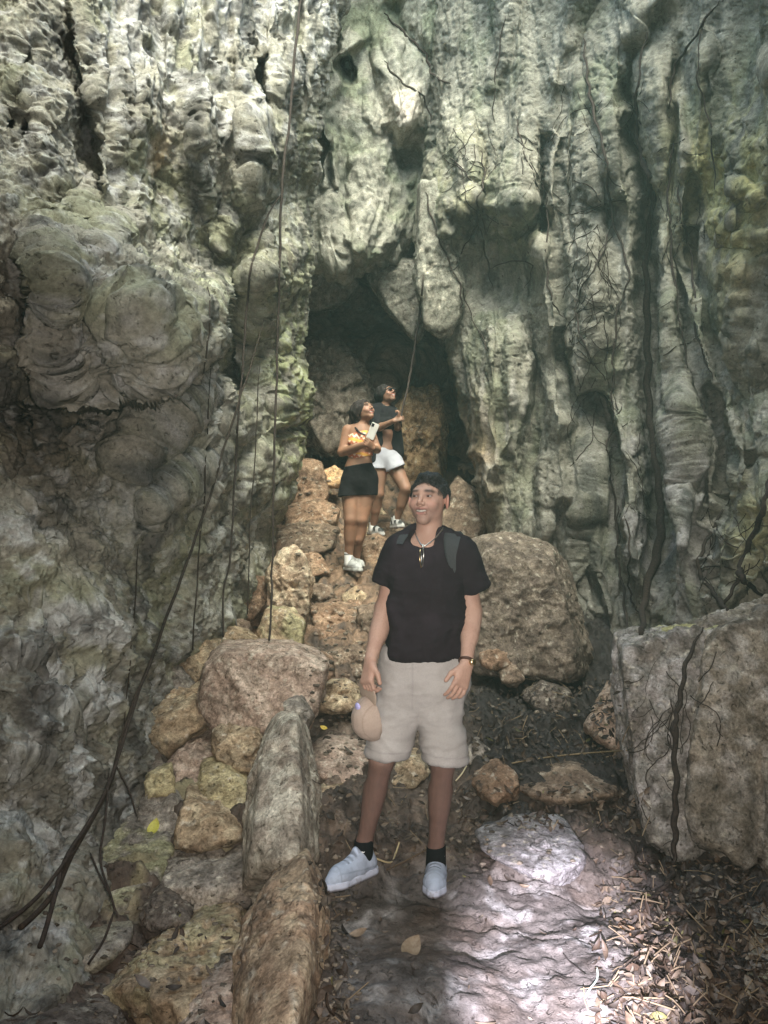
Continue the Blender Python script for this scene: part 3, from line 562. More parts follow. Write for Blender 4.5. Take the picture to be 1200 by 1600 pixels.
def stone(label, cat, pts, Y=None, lean=.2, thick=None, res=5, amp=.05, pit=0, col=(.34, .27, .20), col2=(.45, .38, .30), dark=.4, group=None, name='rock', sharp=40, kind=None, green=0, strat=0, parent=None, mater=None, cap=0, bulge=.06, cuts=10, vert=0, top=.6, ridge=None):
    """convex block whose front is the outline pts (photo pixels) standing at depth Y (outline's foot); upper points lie further back by lean per 100 px"""
    _sd[0] += 7; s = _sd[0]; A = np.array(pts, float); pm = A[:, 1].max(); cx = A[:, 0].mean()
    if Y is None: Y = Ytab(cx, pm)
    Yd = Y+lean*(pm-A[:, 1])/100; wpx = A[:, 0].max()-A[:, 0].min(); hpx = pm-A[:, 1].min()
    if thick is None: thick = .75*min(wpx, hpx)/F*Y+.05
    Fp = P(A[:, 0], A[:, 1], Yd); c2 = A.mean(0); Sh = c2+(A-c2)*.91
    # front bulges a little, back is a smaller copy further in
    B = P(Sh[:, 0], Sh[:, 1], Yd+thick); Mid = P(A[:, 0], A[:, 1], Yd+thick*.35); Fr = P(Sh[:, 0], Sh[:, 1], Yd-thick*bulge)
    if top:
        bel = (A[:, 1] > 880) & (A[:, 1] < pm-.45*hpx)
        Wd = P(A[:, 0], A[:, 1], Yd+thick*top)
        for arr, yy, k in ((Fp, Yd, 1.), (Mid, Yd+thick*.35, 1.), (Fr, Yd-thick*bulge, .97)):
            pr = P(A[:, 0] if k == 1. else Sh[:, 0], A[:, 1], yy); arr[bel] = np.stack([pr[:, 0], yy, Wd[:, 2]-(0 if k == 1. else .012)], -1)[bel]
        B[bel] = (P(Sh[:, 0], A[:, 1], Yd+thick*top))[bel]; B[bel, 1] += thick*(1-top)
    H = np.vstack([Mid, B, Fr, Fp*.5+Mid*.5])
    if ridge: H = np.vstack([H, np.array([P(*r_) for r_ in ridge])])
    bm = bmesh.new(); [bm.verts.new(h) for h in H.tolist()]; r = bmesh.ops.convex_hull(bm, input=bm.verts)
    bm.normal_update(); ctr = H.mean(0); N = []; Dn = []
    for f in bm.faces:
        n = np.array(f.normal); d = float(np.dot(n, np.array(f.verts[0].co)-ctr))
        if d < 0: n, d = -n, -d
        if d > 1e-4 and f.calc_area() > 1e-7: N.append(n); Dn.append(d)
    bm.free(); N = np.array(N); Dn = np.array(Dn); rs_ = np.random.RandomState(s)
    for _ in range(cuts):
        n = rs_.normal(0, 1, 3); n /= np.linalg.norm(n); n[1] = -abs(n[1]); sup = ((H-ctr)@n).max(); N = np.vstack([N, n]); Dn = np.append(Dn, sup*rs_.uniform(.74, .96))
    D, T = ICO[res]; q = np.clip((D@N.T)/Dn[None], 0, None); m = q.max(1, keepdims=True); r = 1/(m[:, 0]*((q/m)**sharp).sum(1)**(1/sharp))
    r *= 1+.035; V = ctr+D*r[:, None]
    size = (wpx+hpx)/2/F*Y; off = (s*3.7) % 50
    W1 = V/size
    d = amp*size*(fbm(W1*2.2+off, 3, s)*.9+.45*ridged(W1*5+off, 4, s+1))+.010*fbm(V*16+off, 5, s+2, .62)+.008*ridged(V*np.array([15, 15, 26 if strat else 15])+.3*fbm(V*8, 2, s)[:, None], 4, s+3)
    if pit:
        f1, f2, _ = worley(V*pit+off+.4*fbm(V*9, 2, s)[:, None], s); d -= .38/pit*sst(.42, .14, f1)
        f1, f2, _ = worley(V*pit*2.1+off, s+1); d -= .2/pit*sst(.42, .14, f1)
    if vert: d += vert*billow(V*np.array([3.2, 3.2, .7])+off+.3*fbm(V*1.5, 2, s)[:, None], 3, s+6)+vert*.35*ridged(V*np.array([11, 11, 2.5])+off, 3, s+7)
    if strat: d += strat*ridged(V*np.array([2, 2, 16])+off, 3, s+5)
    f1, f2, idn = worley(W1*4.6+off+.2*fbm(W1*6, 2, s)[:, None], s+19); d += size*amp*.5*(idn-.5)*sst(0, .10, f2-f1)
    # facets chipped by cell noise
    f1, f2, idn = worley(W1*2.1+off, s+9); d += size*amp*.7*(idn-.5)*sst(0, .12, f2-f1)
    V = V+D*d[:, None]
    n1 = fbm(V*4+off, 4, s+4); n2 = fbm(V*11+off, 4, s+6); C = np.tile(np.array(col, float), (len(V), 1))
    C = mixc(C, col2, sst(-.15, .3, n2)); C = mixc(C, (.10, .075, .06), sst(.15, .5, n1)*dark); C = mixc(C, np.array(col)*.62, sst(.2, .5, fbm(V*2+off, 3, s+8))*.6)
    if green: C = mixc(C, (.36, .36, .19), green*sst(-.2, .3, n1+n2*.5))
    if cap:
        zt = V[:, 2].max(); C = mixc(C, (.42, .39, .20), sst(cap, cap*.35, zt-V[:, 2]+.16*n1)*sst(-.5, 0, n2+.2)); d_ = 0
    C = mixc(C, (.60, .55, .46), sst(.38, .6, fbm(V*26+off, 3, s+11))*.6)
    C = mixc(C, (.05, .04, .035), .8*sst(.035, .0, np.abs(fbm(W1*1.7+off, 3, s+21)))*sst(.0, .25, fbm(W1*1.1+off, 2, s+22)))
    cc = V.mean(0); o = link(name, mesh_np(name, V-cc, T, np.clip(C, .01, .8), mats=[mater or M_STONE]), parent); o.location = cc.tolist()
    if kind: tag(o, label, kind=kind)
    elif label: tag(o, label, cat, group)
    return o
TAN = dict(col=(.36, .265, .175), col2=(.52, .42, .29)); PINK = dict(col=(.38, .28, .225), col2=(.50, .40, .33)); GREY = dict(col=(.24, .21, .185), col2=(.34, .30, .26)); ORA = dict(col=(.26, .165, .11), col2=(.35, .24, .165)); YEL = dict(col=(.40, .33, .19), col2=(.52, .45, .28)); DRK = dict(col=(.13, .105, .09), col2=(.20, .165, .14)); LAV = dict(col=(.25, .23, .235), col2=(.36, .34, .35)); BRN = dict(col=(.19, .135, .10), col2=(.28, .21, .155))
GS = 'loose stones piled in the low wall left of the steps'; GT = 'rough stones set as steps up the slope'
# the low dry wall beside the steps
stone('large squared pale limestone block with a flat top, the biggest in the low wall', 'rock', [(326, 1022), (350, 1001), (410, 1000), (459, 1002), (508, 1020), (500, 1064), (494, 1100), (480, 1137), (441, 1150), (340, 1145), (319, 1106), (312, 1078)], Y=4.05, lean=.12, thick=.55, res=6, amp=.02, sharp=90, cuts=2, top=1., bulge=.02, **dict(PINK, dark=.15), group=GS)
stone('wedge shaped tan stone pointing left, against the left side of the big squared block', 'rock', [(200, 1137), (235, 1113), (270, 1092), (312, 1072), (333, 1137), (298, 1152), (266, 1180), (249, 1162), (221, 1160)], Y=4.15, thick=.4, **TAN, group=GS)
stone('tan stone topmost left of the pile, behind the left corner of the big squared block', 'rock', [(263, 990), (295, 980), (339, 1001), (332, 1040), (308, 1040), (280, 1020), (263, 1015)], Y=4.9, **TAN, group=GS)
stone('narrow tan stone leaning diagonally above the dark boxy stone', 'rock', [(260, 1018), (284, 1012), (316, 1040), (304, 1066), (280, 1040)], Y=4.75, **TAN, group=GS)
stone('dark boxy cracked stone at the left edge of the pile, touching the cliff', 'rock', [(235, 1057), (266, 1034), (296, 1064), (291, 1075), (252, 1092), (238, 1085)], Y=4.6, **GREY, group=GS, strat=.01)
stone('knobbly yellowish stone just above the wedge shaped one', 'rock', [(243, 1110), (277, 1071), (296, 1078), (292, 1095), (263, 1114)], Y=4.5, pit=14, **TAN, group=GS)
stone('small stone squeezed between the knobbly one and the big squared block', 'rock', [(287, 1084), (315, 1064), (317, 1085), (294, 1098)], Y=4.4, **TAN, group=GS, res=4)
stone('broken brown stone with an upright split, under the wedge shaped one', 'rock', [(252, 1195), (277, 1160), (335, 1143), (350, 1190), (340, 1225), (305, 1240), (268, 1245)], Y=3.95, **PINK, group=GS)
stone('holed cream stone right below the big squared block', 'rock', [(336, 1137), (354, 1127), (412, 1132), (418, 1165), (408, 1200), (385, 1215), (364, 1200), (340, 1186)], Y=3.85, pit=9, **TAN, group=GS)
stone('bright yellow crusted stone tilted on top of the pile', 'rock', [(308, 1197), (347, 1183), (380, 1210), (388, 1240), (392, 1278), (375, 1285), (345, 1262), (312, 1232)], Y=3.55, lean=.3, thick=.22, amp=.04, **YEL, group=GS)
stone('three cornered tan stone with a yellow upper edge, below the yellow crusted one', 'rock', [(290, 1230), (318, 1243), (383, 1305), (385, 1312), (299, 1335), (278, 1322), (272, 1285)], Y=3.35, lean=.22, thick=.3, **TAN, group=GS)
stone('wide dark purple-brown stone in the shade under the three cornered one', 'rock', [(243, 1350), (262, 1320), (390, 1300), (392, 1413), (340, 1430), (300, 1430), (253, 1400)], Y=3.12, lean=.15, thick=.5, **GREY, group=GS, res=6)
stone('small dark cracked stone at the lower left of the wide shaded one', 'rock', [(222, 1413), (250, 1385), (295, 1418), (283, 1450), (240, 1452)], Y=2.95, **DRK, group=GS)
stone('grey rounded stone at the foot of the cliff, left end of the pile', 'rock', [(203, 1165), (250, 1165), (264, 1200), (262, 1240), (240, 1272), (205, 1268)], Y=3.95, lean=.2, thick=.4, **GREY, group=GS)
stone('small yellow stained stone in the gap beside the grey rounded one', 'rock', [(228, 1207), (263, 1198), (272, 1240), (233, 1246)], Y=3.75, **YEL, group=GS)
stone('brown stone low in the pile between the grey rounded and three cornered ones', 'rock', [(225, 1245), (265, 1232), (285, 1260), (278, 1320), (250, 1330), (220, 1300)], Y=3.55, lean=.2, **GREY, group=GS)
stone('long pale slab leaning up the middle of the low wall, cracked lengthwise', 'rock', [(428, 1128), (444, 1119), (462, 1122), (478, 1152), (490, 1235), (494, 1330), (482, 1352), (450, 1372), (395, 1432), (382, 1405), (386, 1290), (400, 1205), (414, 1155)], Y=2.95, lean=.28, thick=.34, res=6, amp=.032, sharp=80, cuts=6, top=0, ridge=[(458, 1128, 3.50), (468, 1220, 3.22), (464, 1320, 2.95), (440, 1378, 2.80), (415, 1180, 3.44), (400, 1300, 3.08)], **dict(col=(.40, .34, .28), col2=(.60, .55, .46)), group=GS, strat=.006)
stone('long tan slab nearest the camera, lying up the low wall out of the bottom edge', 'rock', [(437, 1350), (480, 1333), (502, 1390), (507, 1422), (491, 1480), (497, 1540), (474, 1600), (455, 1680), (365, 1690), (368, 1600), (375, 1545), (386, 1440)], Y=2.02, lean=.26, thick=.34, res=6, amp=.036, sharp=80, cuts=6, top=0, ridge=[(474, 1350, 2.78), (486, 1420, 2.54), (478, 1520, 2.24), (450, 1640, 1.93), (418, 1400, 2.68), (392, 1500, 2.40), (385, 1600, 2.14)], **dict(col=(.37, .26, .18), col2=(.56, .44, .31)), group=GS)
stone('small round stone resting where the long pale slab meets the big squared block', 'rock', [(446, 1097), (470, 1090), (486, 1118), (480, 1140), (455, 1140)], Y=3.85, **GREY, group=GS)
stone('tall upright stone riddled with holes, behind the big squared block', 'rock', [(417, 896), (438, 861), (461, 856), (480, 878), (484, 910), (480, 959), (466, 1000), (440, 980), (424, 945)], Y=5.7, lean=.1, thick=.4, pit=8, res=6, **dict(col=(.38, .28, .2), col2=(.58, .48, .36)), group=GS)
stone('green filmed blunt stone directly behind the top of the big squared block', 'rock', [(407, 980), (417, 952), (459, 954), (474, 973), (468, 1020), (410, 1020)], Y=5.3, lean=.1, green=.5, **TAN, group=GS)
stone('pink upright stone between the cliff and the holed upright stone', 'rock', [(379, 931), (389, 899), (412, 903), (412, 950), (384, 975)], Y=5.9, lean=.1, **ORA, group=GS)
stone('small brown stone at the foot of the pink upright one', 'rock', [(360, 966), (388, 975), (388, 1005), (362, 1005)], Y=5.5, **BRN, group=GS)
stone('small tan stone tucked beneath the cliff foot, left of the green filmed one', 'rock', [(340, 985), (366, 978), (400, 996), (400, 1015), (348, 1015)], Y=5.2, **TAN, group=GS)
stone('small orange stone at the right shoulder of the big squared block', 'rock', [(500, 1018), (518, 1030), (522, 1055), (502, 1066)], Y=4.6, **ORA, group=GS, res=4)
# bedrock humps at lower left
GB = 'weathered humps of bedrock at the lower left'
stone('greenish sloping slab under the liana at the foot of the left cliff', 'rock', [(108, 1410), (135, 1300), (200, 1270), (265, 1280), (262, 1340), (245, 1400), (180, 1440)], Y=3.05, lean=.3, thick=.4, res=6, green=.55, **GREY, group=GB)
stone('low brown hump split by a root, left of the small dark cracked stone', 'rock', [(85, 1425), (130, 1405), (185, 1410), (200, 1480), (150, 1520), (85, 1500)], Y=2.72, lean=.3, thick=.35, green=.2, **GREY, group=GB)
stone('broad grey-green crumbling hump filling the lower left beside the long tan slab', 'rock', [(150, 1570), (230, 1485), (310, 1440), (368, 1405), (385, 1480), (345, 1560), (270, 1610)], Y=2.32, lean=.33, thick=.4, res=6, green=.35, pit=10, **TAN, group=GB)
stone('tan angular stone cut by the bottom edge left of the long tan slab', 'rock', [(283, 1580), (330, 1520), (372, 1500), (372, 1620), (340, 1660), (290, 1650)], Y=2.15, lean=.25, **PINK, group=GB)
stone('dark low rock in the bottom left corner', 'rock', [(-40, 1540), (40, 1500), (150, 1530), (190, 1600), (150, 1680), (-40, 1700)], Y=2.0, lean=.35, thick=.4, **DRK, group=GB)
# steps
step = lambda lab, pts, **k: stone(lab, 'step stone', pts, group=GT, **k)
step('flat brown stone step the woman in the crop top stands on', [(485, 906), (520, 894), (560, 888), (600, 892), (604, 915), (560, 922), (490, 922)], Y=6.62, lean=1.8, thick=.3, amp=.03, **BRN)
step('rounded orange stone just right of the white shoes of the woman in the crop top', [(565, 842), (590, 836), (612, 850), (612, 885), (570, 890)], Y=7.2, lean=.4, **ORA)
step('flat orange ledge under the black and white shoes of the woman holding the rope', [(560, 850), (575, 836), (650, 828), (672, 850), (640, 868), (580, 862)], Y=7.75, lean=1.6, thick=.4, amp=.03, **BRN)
step('reddish angular stone left of the white shoes', [(471, 866), (497, 866), (516, 896), (480, 901)], Y=6.75, lean=.4, **ORA)
step('tan squared stone in the riser below the woman in the crop top', [(535, 930), (555, 919), (573, 925), (580, 945), (540, 946)], Y=6.25, **TAN, res=4)
step('brown stone in the riser left of the tan squared one', [(486, 912), (517, 916), (524, 934), (490, 940)], Y=6.35, **BRN, res=4)
step('wide rugged orange-brown step stone beside the holed upright stone', [(486, 948), (520, 942), (557, 946), (584, 985), (572, 1002), (508, 1008), (488, 985)], Y=5.6, lean=.5, pit=10, **ORA)
step('short thick stone half hidden behind the elbow of the man', [(560, 950), (600, 945), (612, 985), (585, 1000), (562, 985)], Y=5.6, **BRN)
step('brown step stone level with the top of the big squared block', [(508, 1016), (560, 1010), (592, 1032), (588, 1060), (522, 1062)], Y=5.0, lean=.4, pit=9, **BRN)
step('tan step stone left of the cap in the hand of the man', [(496, 1070), (540, 1062), (568, 1082), (560, 1110), (502, 1112)], Y=4.55, lean=.4, pit=11, **TAN)
step('layered pale stone beside the long pale slab, left of the shorts', [(488, 1170), (514, 1151), (560, 1162), (592, 1180), (575, 1215), (532, 1226), (494, 1210)], Y=3.95, lean=.35, strat=.008, **PINK)
step('rough stone low beside the left shin of the man', [(504, 1228), (561, 1225), (566, 1252), (530, 1266), (507, 1250)], Y=3.75, **TAN)
step('small upright grey stone touching the long pale slab', [(495, 1247), (510, 1247), (516, 1270), (502, 1302), (492, 1285)], Y=3.55, **LAV, res=4)
step('rounded tan stone seen between the legs of the man', [(609, 1198), (637, 1176), (663, 1182), (666, 1208), (648, 1232), (614, 1224)], Y=3.95, **TAN)
step('brown hump of rock between the shins of the man', [(585, 1290), (610, 1250), (668, 1262), (690, 1310), (640, 1350), (580, 1335)], Y=3.35, lean=.6, thick=.4, **BRN)
step('orange diamond shaped stone at the left end of the lower riser', [(742, 1213), (778, 1189), (817, 1232), (776, 1260)], Y=3.68, lean=.25, **ORA)
step('long brown stone forming the lower riser right of the man', [(800, 1205), (880, 1192), (965, 1195), (972, 1240), (880, 1256), (812, 1250)], Y=3.72, lean=.25, thick=.4, strat=.008, **BRN)
step('broad pale flat stone set in the path, right of the feet', [(746, 1310), (820, 1289), (890, 1289), (912, 1340), (905, 1368), (874, 1381), (836, 1370), (774, 1341)], Y=3.02, lean=.42, thick=.2, amp=.02, res=6, sharp=60, top=.3, **LAV)
step('broken red-brown stone high on the left of the slope by the cliff', [(437, 765), (455, 715), (500, 722), (512, 770), (500, 812), (460, 812)], Y=8.0, lean=.3, pit=8, **ORA)
step('orange stone with painted sun fleck behind the hip of the woman in the crop top', [(508, 738), (522, 728), (534, 738), (532, 762), (512, 762)], Y=8.4, **dict(col=(.62, .40, .22), col2=(.75, .52, .32)), res=4)  # the sun fleck is put into this stone's bright colour
step('low brown stones step left of the knees of the woman in the crop top', [(430, 830), (470, 818), (525, 826), (530, 856), (480, 866), (432, 862)], Y=7.2, lean=.8, thick=.35, strat=.01, **BRN)
step('upper brown step stone left of the thighs of the woman in the crop top', [(440, 792), (500, 780), (535, 800), (530, 822), (450, 824)], Y=7.6, lean=.8, **ORA)
# big rocks
BIG = 'big boulders and blocks standing around the path'
stone('huge brown boulder right behind the man, against the right wall', 'boulder', [(690, 900), (720, 862), (758, 846), (792, 840), (830, 846), (880, 878), (905, 925), (918, 985), (915, 1040), (880, 1066), (800, 1056), (740, 1050), (690, 1010)], Y=5.15, lean=.12, thick=1.1, res=7, amp=.05, pit=0, cuts=12, sharp=70, strat=.0, **dict(col=(.165, .13, .105), col2=(.235, .19, .15), dark=.5), name='boulder')
stone('small brown stone at the foot of the huge boulder, right of the watch', 'rock', [(780, 1040), (804, 1034), (817, 1060), (806, 1072), (786, 1066)], Y=5.0, **BRN, res=4)
stone('squat reddish stone between the watch and the huge boulder', 'rock', [(752, 1018), (782, 1004), (805, 1036), (775, 1046), (752, 1040)], Y=5.05, **ORA, res=4)
stone('dark brown stone half buried in leaves beyond the lower riser', 'rock', [(820, 1085), (850, 1066), (890, 1078), (884, 1112), (840, 1112)], Y=4.85, **DRK)
stone('pale brown stone half buried behind the calf of the man', 'rock', [(728, 1170), (745, 1155), (762, 1166), (758, 1192), (735, 1194)], Y=4.05, **GREY, res=4)
stone('rust coloured angular rock leaning on the left face of the right block', 'rock', [(915, 1142), (962, 1072), (985, 1080), (1000, 1160), (950, 1174)], Y=4.15, lean=.25, thick=.4, **dict(col=(.33, .23, .17), col2=(.48, .37, .30)))
RB1 = stone('upright left slab of the big right block, split off by a crack', 'boulder', [(967, 1005), (985, 996), (1020, 990), (1060, 992), (1100, 980), (1180, 985), (1180, 1100), (1170, 1200), (1150, 1330), (1085, 1345), (1050, 1340), (1008, 1318), (998, 1250), (999, 1180), (986, 1090), (970, 1040)], Y=3.40, lean=.07, thick=.9, res=7, amp=.02, sharp=70, vert=.04, cap=.05, top=0, bulge=.02, cuts=2, **dict(col=(.25, .23, .21), col2=(.40, .37, .36), dark=.6), name='boulder')
RB2 = stone('massive ochre and grey block cut by the right edge of the picture', 'boulder', [(1100, 985), (1120, 974), (1200, 948), (1400, 915), (1640, 900), (1660, 1200), (1640, 1420), (1300, 1392), (1195, 1354), (1128, 1346), (1092, 1318), (1070, 1250), (1084, 1160), (1112, 1100), (1108, 1040)], Y=3.24, lean=.07, thick=1.2, res=7, amp=.02, sharp=70, vert=.055, cap=.03, top=0, bulge=.0, cuts=0, **dict(col=(.26, .22, .175), col2=(.38, .345, .31), dark=.6), name='boulder')
stone('green-grey rock rising in the bottom right corner', 'rock', [(1138, 1600), (1150, 1560), (1185, 1500), (1240, 1455), (1400, 1420), (1420, 1800), (1138, 1760)], Y=2.1, lean=.1, thick=.5, res=6, green=.4, **GREY)
stone('low dark stone under the front edge of the massive ochre block', 'rock', [(1085, 1384), (1142, 1364), (1170, 1392), (1130, 1402), (1098, 1398)], Y=3.1, lean=.6, **DRK, res=4)
stone('dark flat stone at the right edge above the corner rock', 'rock', [(1168, 1402), (1215, 1394), (1240, 1440), (1210, 1474), (1175, 1474)], Y=2.78, lean=.5, **DRK, res=4)
stone('small dark grey stone left of the corner rock', 'rock', [(1130, 1450), (1160, 1440), (1180, 1452), (1174, 1472), (1140, 1472)], Y=2.72, lean=.6, **DRK, res=4)
stone('upright rust-orange rock beside the woman holding the rope', 'boulder', [(622, 640), (640, 600), (662, 592), (685, 608), (693, 660), (698, 722), (690, 760), (640, 765), (616, 720)], Y=9.3, lean=.1, thick=1.0, res=6, amp=.05, pit=3, **dict(col=(.36, .24, .14), col2=(.47, .34, .20)), name='boulder')
stone('rounded rough grey rock at the mouth of the inner cave, left of the women', 'boulder', [(466, 560), (490, 536), (528, 534), (560, 560), (582, 620), (570, 690), (510, 706), (478, 690), (466, 640)], Y=9.2, lean=.25, thick=1.3, res=6, amp=.07, pit=3, **dict(col=(.24, .20, .165), col2=(.34, .29, .24)), name='boulder')
stone('shadowed brown rock filling the gap behind the shoulder of the man', 'boulder', [(690, 790), (715, 745), (745, 770), (765, 830), (735, 870), (690, 850)], Y=7.6, lean=.2, thick=.8, **BRN, name='boulder')
# stalactites
stone('bulky dim pendant of rock hanging in the cave mouth above the women', 'stalactite', [(575, 436), (600, 400), (660, 400), (664, 450), (666, 515), (650, 532), (627, 510), (600, 466)], Y=8.75, lean=-.05, thick=.9, res=6, amp=.04, col=(.22, .21, .18), col2=(.3, .285, .25), name='stalactite')
stone('long pale pendant of rock hanging at the left edge of the curtain wall', 'stalactite', [(657, 270), (676, 262), (700, 370), (722, 440), (720, 490), (704, 520), (682, 528), (664, 508), (656, 440), (654, 350)], Y=7.42, lean=-.03, thick=.5, res=6, amp=.05, vert=.03, cuts=3, col=(.19, .185, .155), col2=(.27, .26, .22), name='stalactite')
stone('low dark bulge of rock under the ceiling, upper left of the cave mouth', 'stalactite', [(460, 400), (560, 405), (556, 450), (530, 476), (488, 490), (462, 480)], Y=9.5, lean=-.1, thick=1.0, res=5, amp=.05, col=(.2, .19, .16), col2=(.27, .25, .21), name='stalactite')
# ================================================================== unseen rock added behind and over the photographer to block the sky
def sky_blocker():
    a = np.linspace(math.radians(155), math.radians(385), 150); t = np.linspace(0, 1, 90)
    A, T = np.meshgrid(a, t)
    # a wall that climbs and then leans in over the camera, leaving the sky open over the path
    R = 4.6-3.5*sst(.4, 1.0, T)*(.35+.65*np.clip(-np.sin(A), 0, 1)); Z = -.6+9.0*np.sin(T*1.35)
    X = R*np.cos(A)*.92; Y = 2.6+R*1.15*np.sin(A)
    q = np.stack([X.ravel(), Y.ravel(), Z.ravel()], -1); ctr = np.array([0, 2.6, 2.5]); n = ctr-q; n /= np.linalg.norm(n, axis=1, keepdims=True)
    d = .35*fbm(q*.6, 3, 301)+.12*ridged(q*1.8, 4, 302); V = q+n*d[:, None]
    C = mixc(np.tile(np.array([.24, .22, .18]), (len(V), 1)), (.36, .34, .3), sst(0, .4, fbm(V*3, 3, 303)))
    o = link('rock_wall', mesh_np('rock_wall', V, grid_faces(*X.shape), C, mats=[M_ROCK])); tag(o, 'unseen rock added behind and above the photographer to block the sky', kind='structure')
sky_blocker()
# ================================================================== STEPS' SMALL STONES
def blob(cx, cy, w, h, rs):
    n = 8; a = np.linspace(0, 2*np.pi, n, endpoint=False)+rs.uniform(0, .6); r = rs.uniform(.78, 1.08, n)
    return [(cx+w/2*math.cos(t)*k, cy+h/2*math.sin(t)*k) for t, k in zip(a, r)]
LM = [('the white shoes of the woman in the crop top', 550, 885), ('the shoes of the woman holding the root', 603, 826), ('the upright rust-orange rock', 662, 740), ('the sun-painted orange stone', 522, 748), ('the broken red-brown stone', 472, 770), ('the knees of the woman in the crop top', 556, 812), ('the holed upright stone', 450, 920), ('the reddish angular stone', 493, 884), ('the wide rugged step stone', 530, 975), ('the green filmed blunt stone', 440, 985),
    ('the right corner of the big squared block', 508, 1050), ('the elbow of the man', 600, 960), ('the cap', 566, 1118), ('the layered pale stone', 540, 1190), ('the hand holding the cap', 575, 1045), ('the long pale slab', 470, 1230), ('the left shin of the man', 580, 1260), ('the right shin of the man', 688, 1260), ('the toes of the man', 600, 1360), ('the wedge shaped stone', 265, 1130), ('the dark boxy stone', 265, 1062), ('the grey rounded stone', 232, 1218),
    ('the three cornered stone', 325, 1290), ('the yellow crusted stone', 350, 1235), ('the orange diamond shaped stone', 778, 1225), ('the long riser stone', 880, 1220), ('the rust coloured angular rock', 958, 1120), ('the foot of the huge boulder', 830, 1060), ('the hanging hand of the man', 718, 1080), ('the black root end', 1030, 1392), ('the corner rock', 1165, 1500), ('the dark stone half buried in leaves', 855, 1090), ('the shoulder of the man', 620, 850), ('the foot of the left cliff', 440, 820)]
USED = set()
def describe(px, py, w, pal, what):
    cn = {id(ORA): 'orange', id(BRN): 'brown', id(TAN): 'tan', id(GREY): 'grey', id(PINK): 'pinkish', id(DRK): 'dark'}[id(pal)]; sz = 'tiny' if w < 24 else 'small' if w < 36 else 'fist sized' if w < 46 else 'larger'
    for m in sorted(LM, key=lambda m: math.hypot(px-m[1], py-m[2]))[:4]:
        dx, dy = px-m[1], py-m[2]; a = ('just ' if math.hypot(dx, dy) < 35 else '')+(('right of' if dx > 0 else 'left of') if abs(dx) > abs(dy) else ('below' if dy > 0 else 'above'))
        for b in ('', ' and a little higher' if dy < 0 else ' and a little lower', ' and further right' if dx > 0 else ' and further left'):
            t = '%s %s stone %s %s%s' % (sz, cn, a, m[0], b)
            if t not in USED and len(t.split()) <= 16: USED.add(t); return t
    return t
RS = np.random.RandomState(5)
def fill(poly_rows, n, label, group, pal, smin, smax, lean=.7, cat='stone', pit=0):
    """poly_rows: (py, px_min, px_max) rows; scatter n small stones over the strip between them"""
    rows = np.array(poly_rows, float)
    for i in range(n):
        py = RS.uniform(rows[0, 0], rows[-1, 0]); a = np.interp(py, rows[:, 0], rows[:, 1]); b = np.interp(py, rows[:, 0], rows[:, 2]); px = RS.uniform(a, b); w = RS.uniform(smin, smax)*(.55+.45*(py-rows[0, 0])/(rows[-1, 0]-rows[0, 0]+1))
        Yd = ground_Y(px, py); 
        pl_ = pal[RS.randint(len(pal))]
        stone(describe(px, py, w, pl_, label), cat, blob(px, py-w*.12, w, w*RS.uniform(.5, .72), RS), Y=Yd-.02, lean=lean, res=4, amp=.07, group=group, pit=pit, **pl_)
DG = None
def hit(px, py):
    global DG
    if DG is None: bpy.context.view_layer.update(); DG = bpy.context.evaluated_depsgraph_get()
    o = Vector((0, 0, CAMZ)); d = (PV(px, py, 1.0)-o).normalized(); r = S.ray_cast(DG, o, d)
    return (r[1], r[2], r[4]) if r[0] else (o+d*8, -d, None)
GYc = {}
def ground_Y(px, py):
    """where the bare ground lies along this line of sight"""
    ys = np.linspace(2, 11, 500); p = P(px, py, ys); z = GZ(p[:, 0], p[:, 1]); k = np.argmax(p[:, 2] < z); return float(ys[k]) if (p[:, 2] < z).any() else 9.
fill([(735, 430, 520), (800, 425, 700), (840, 420, 700), (900, 490, 700)], 46, 'small rough reddish stone lying loose on the upper slope around the women', 'loose stones on the upper slope', [ORA, BRN, ORA, TAN], 26, 52)
fill([(905, 486, 600), (1000, 490, 620), (1110, 498, 660), (1210, 500, 600)], 48, 'small rough tan stone packed between the steps left of the man', 'packed stones between the steps', [ORA, TAN, BRN, TAN], 22, 60)
fill([(1235, 500, 640), (1330, 498, 700)], 14, 'small brown stone on the path behind the shins of the man', 'small stones behind the shins', [BRN, GREY, TAN], 22, 50)
fill([(980, 340, 420), (1080, 250, 330), (1180, 210, 330), (1290, 215, 300)], 24, 'small wedge stone filling gaps of the low wall against the cliff', 'gap filling stones of the low wall', [GREY, TAN, PINK], 20, 44)
fill([(1060, 740, 960), (1170, 720, 930)], 16, 'small dark stone scattered in the dark litter behind the man', 'small dark stones in the litter', [DRK, BRN, DRK], 16, 40)
fill([(1360, 1040, 1200), (1480, 1060, 1160)], 12, 'small dark stone in the litter below the big right block', 'small stones below the right block', [DRK, GREY], 16, 44)

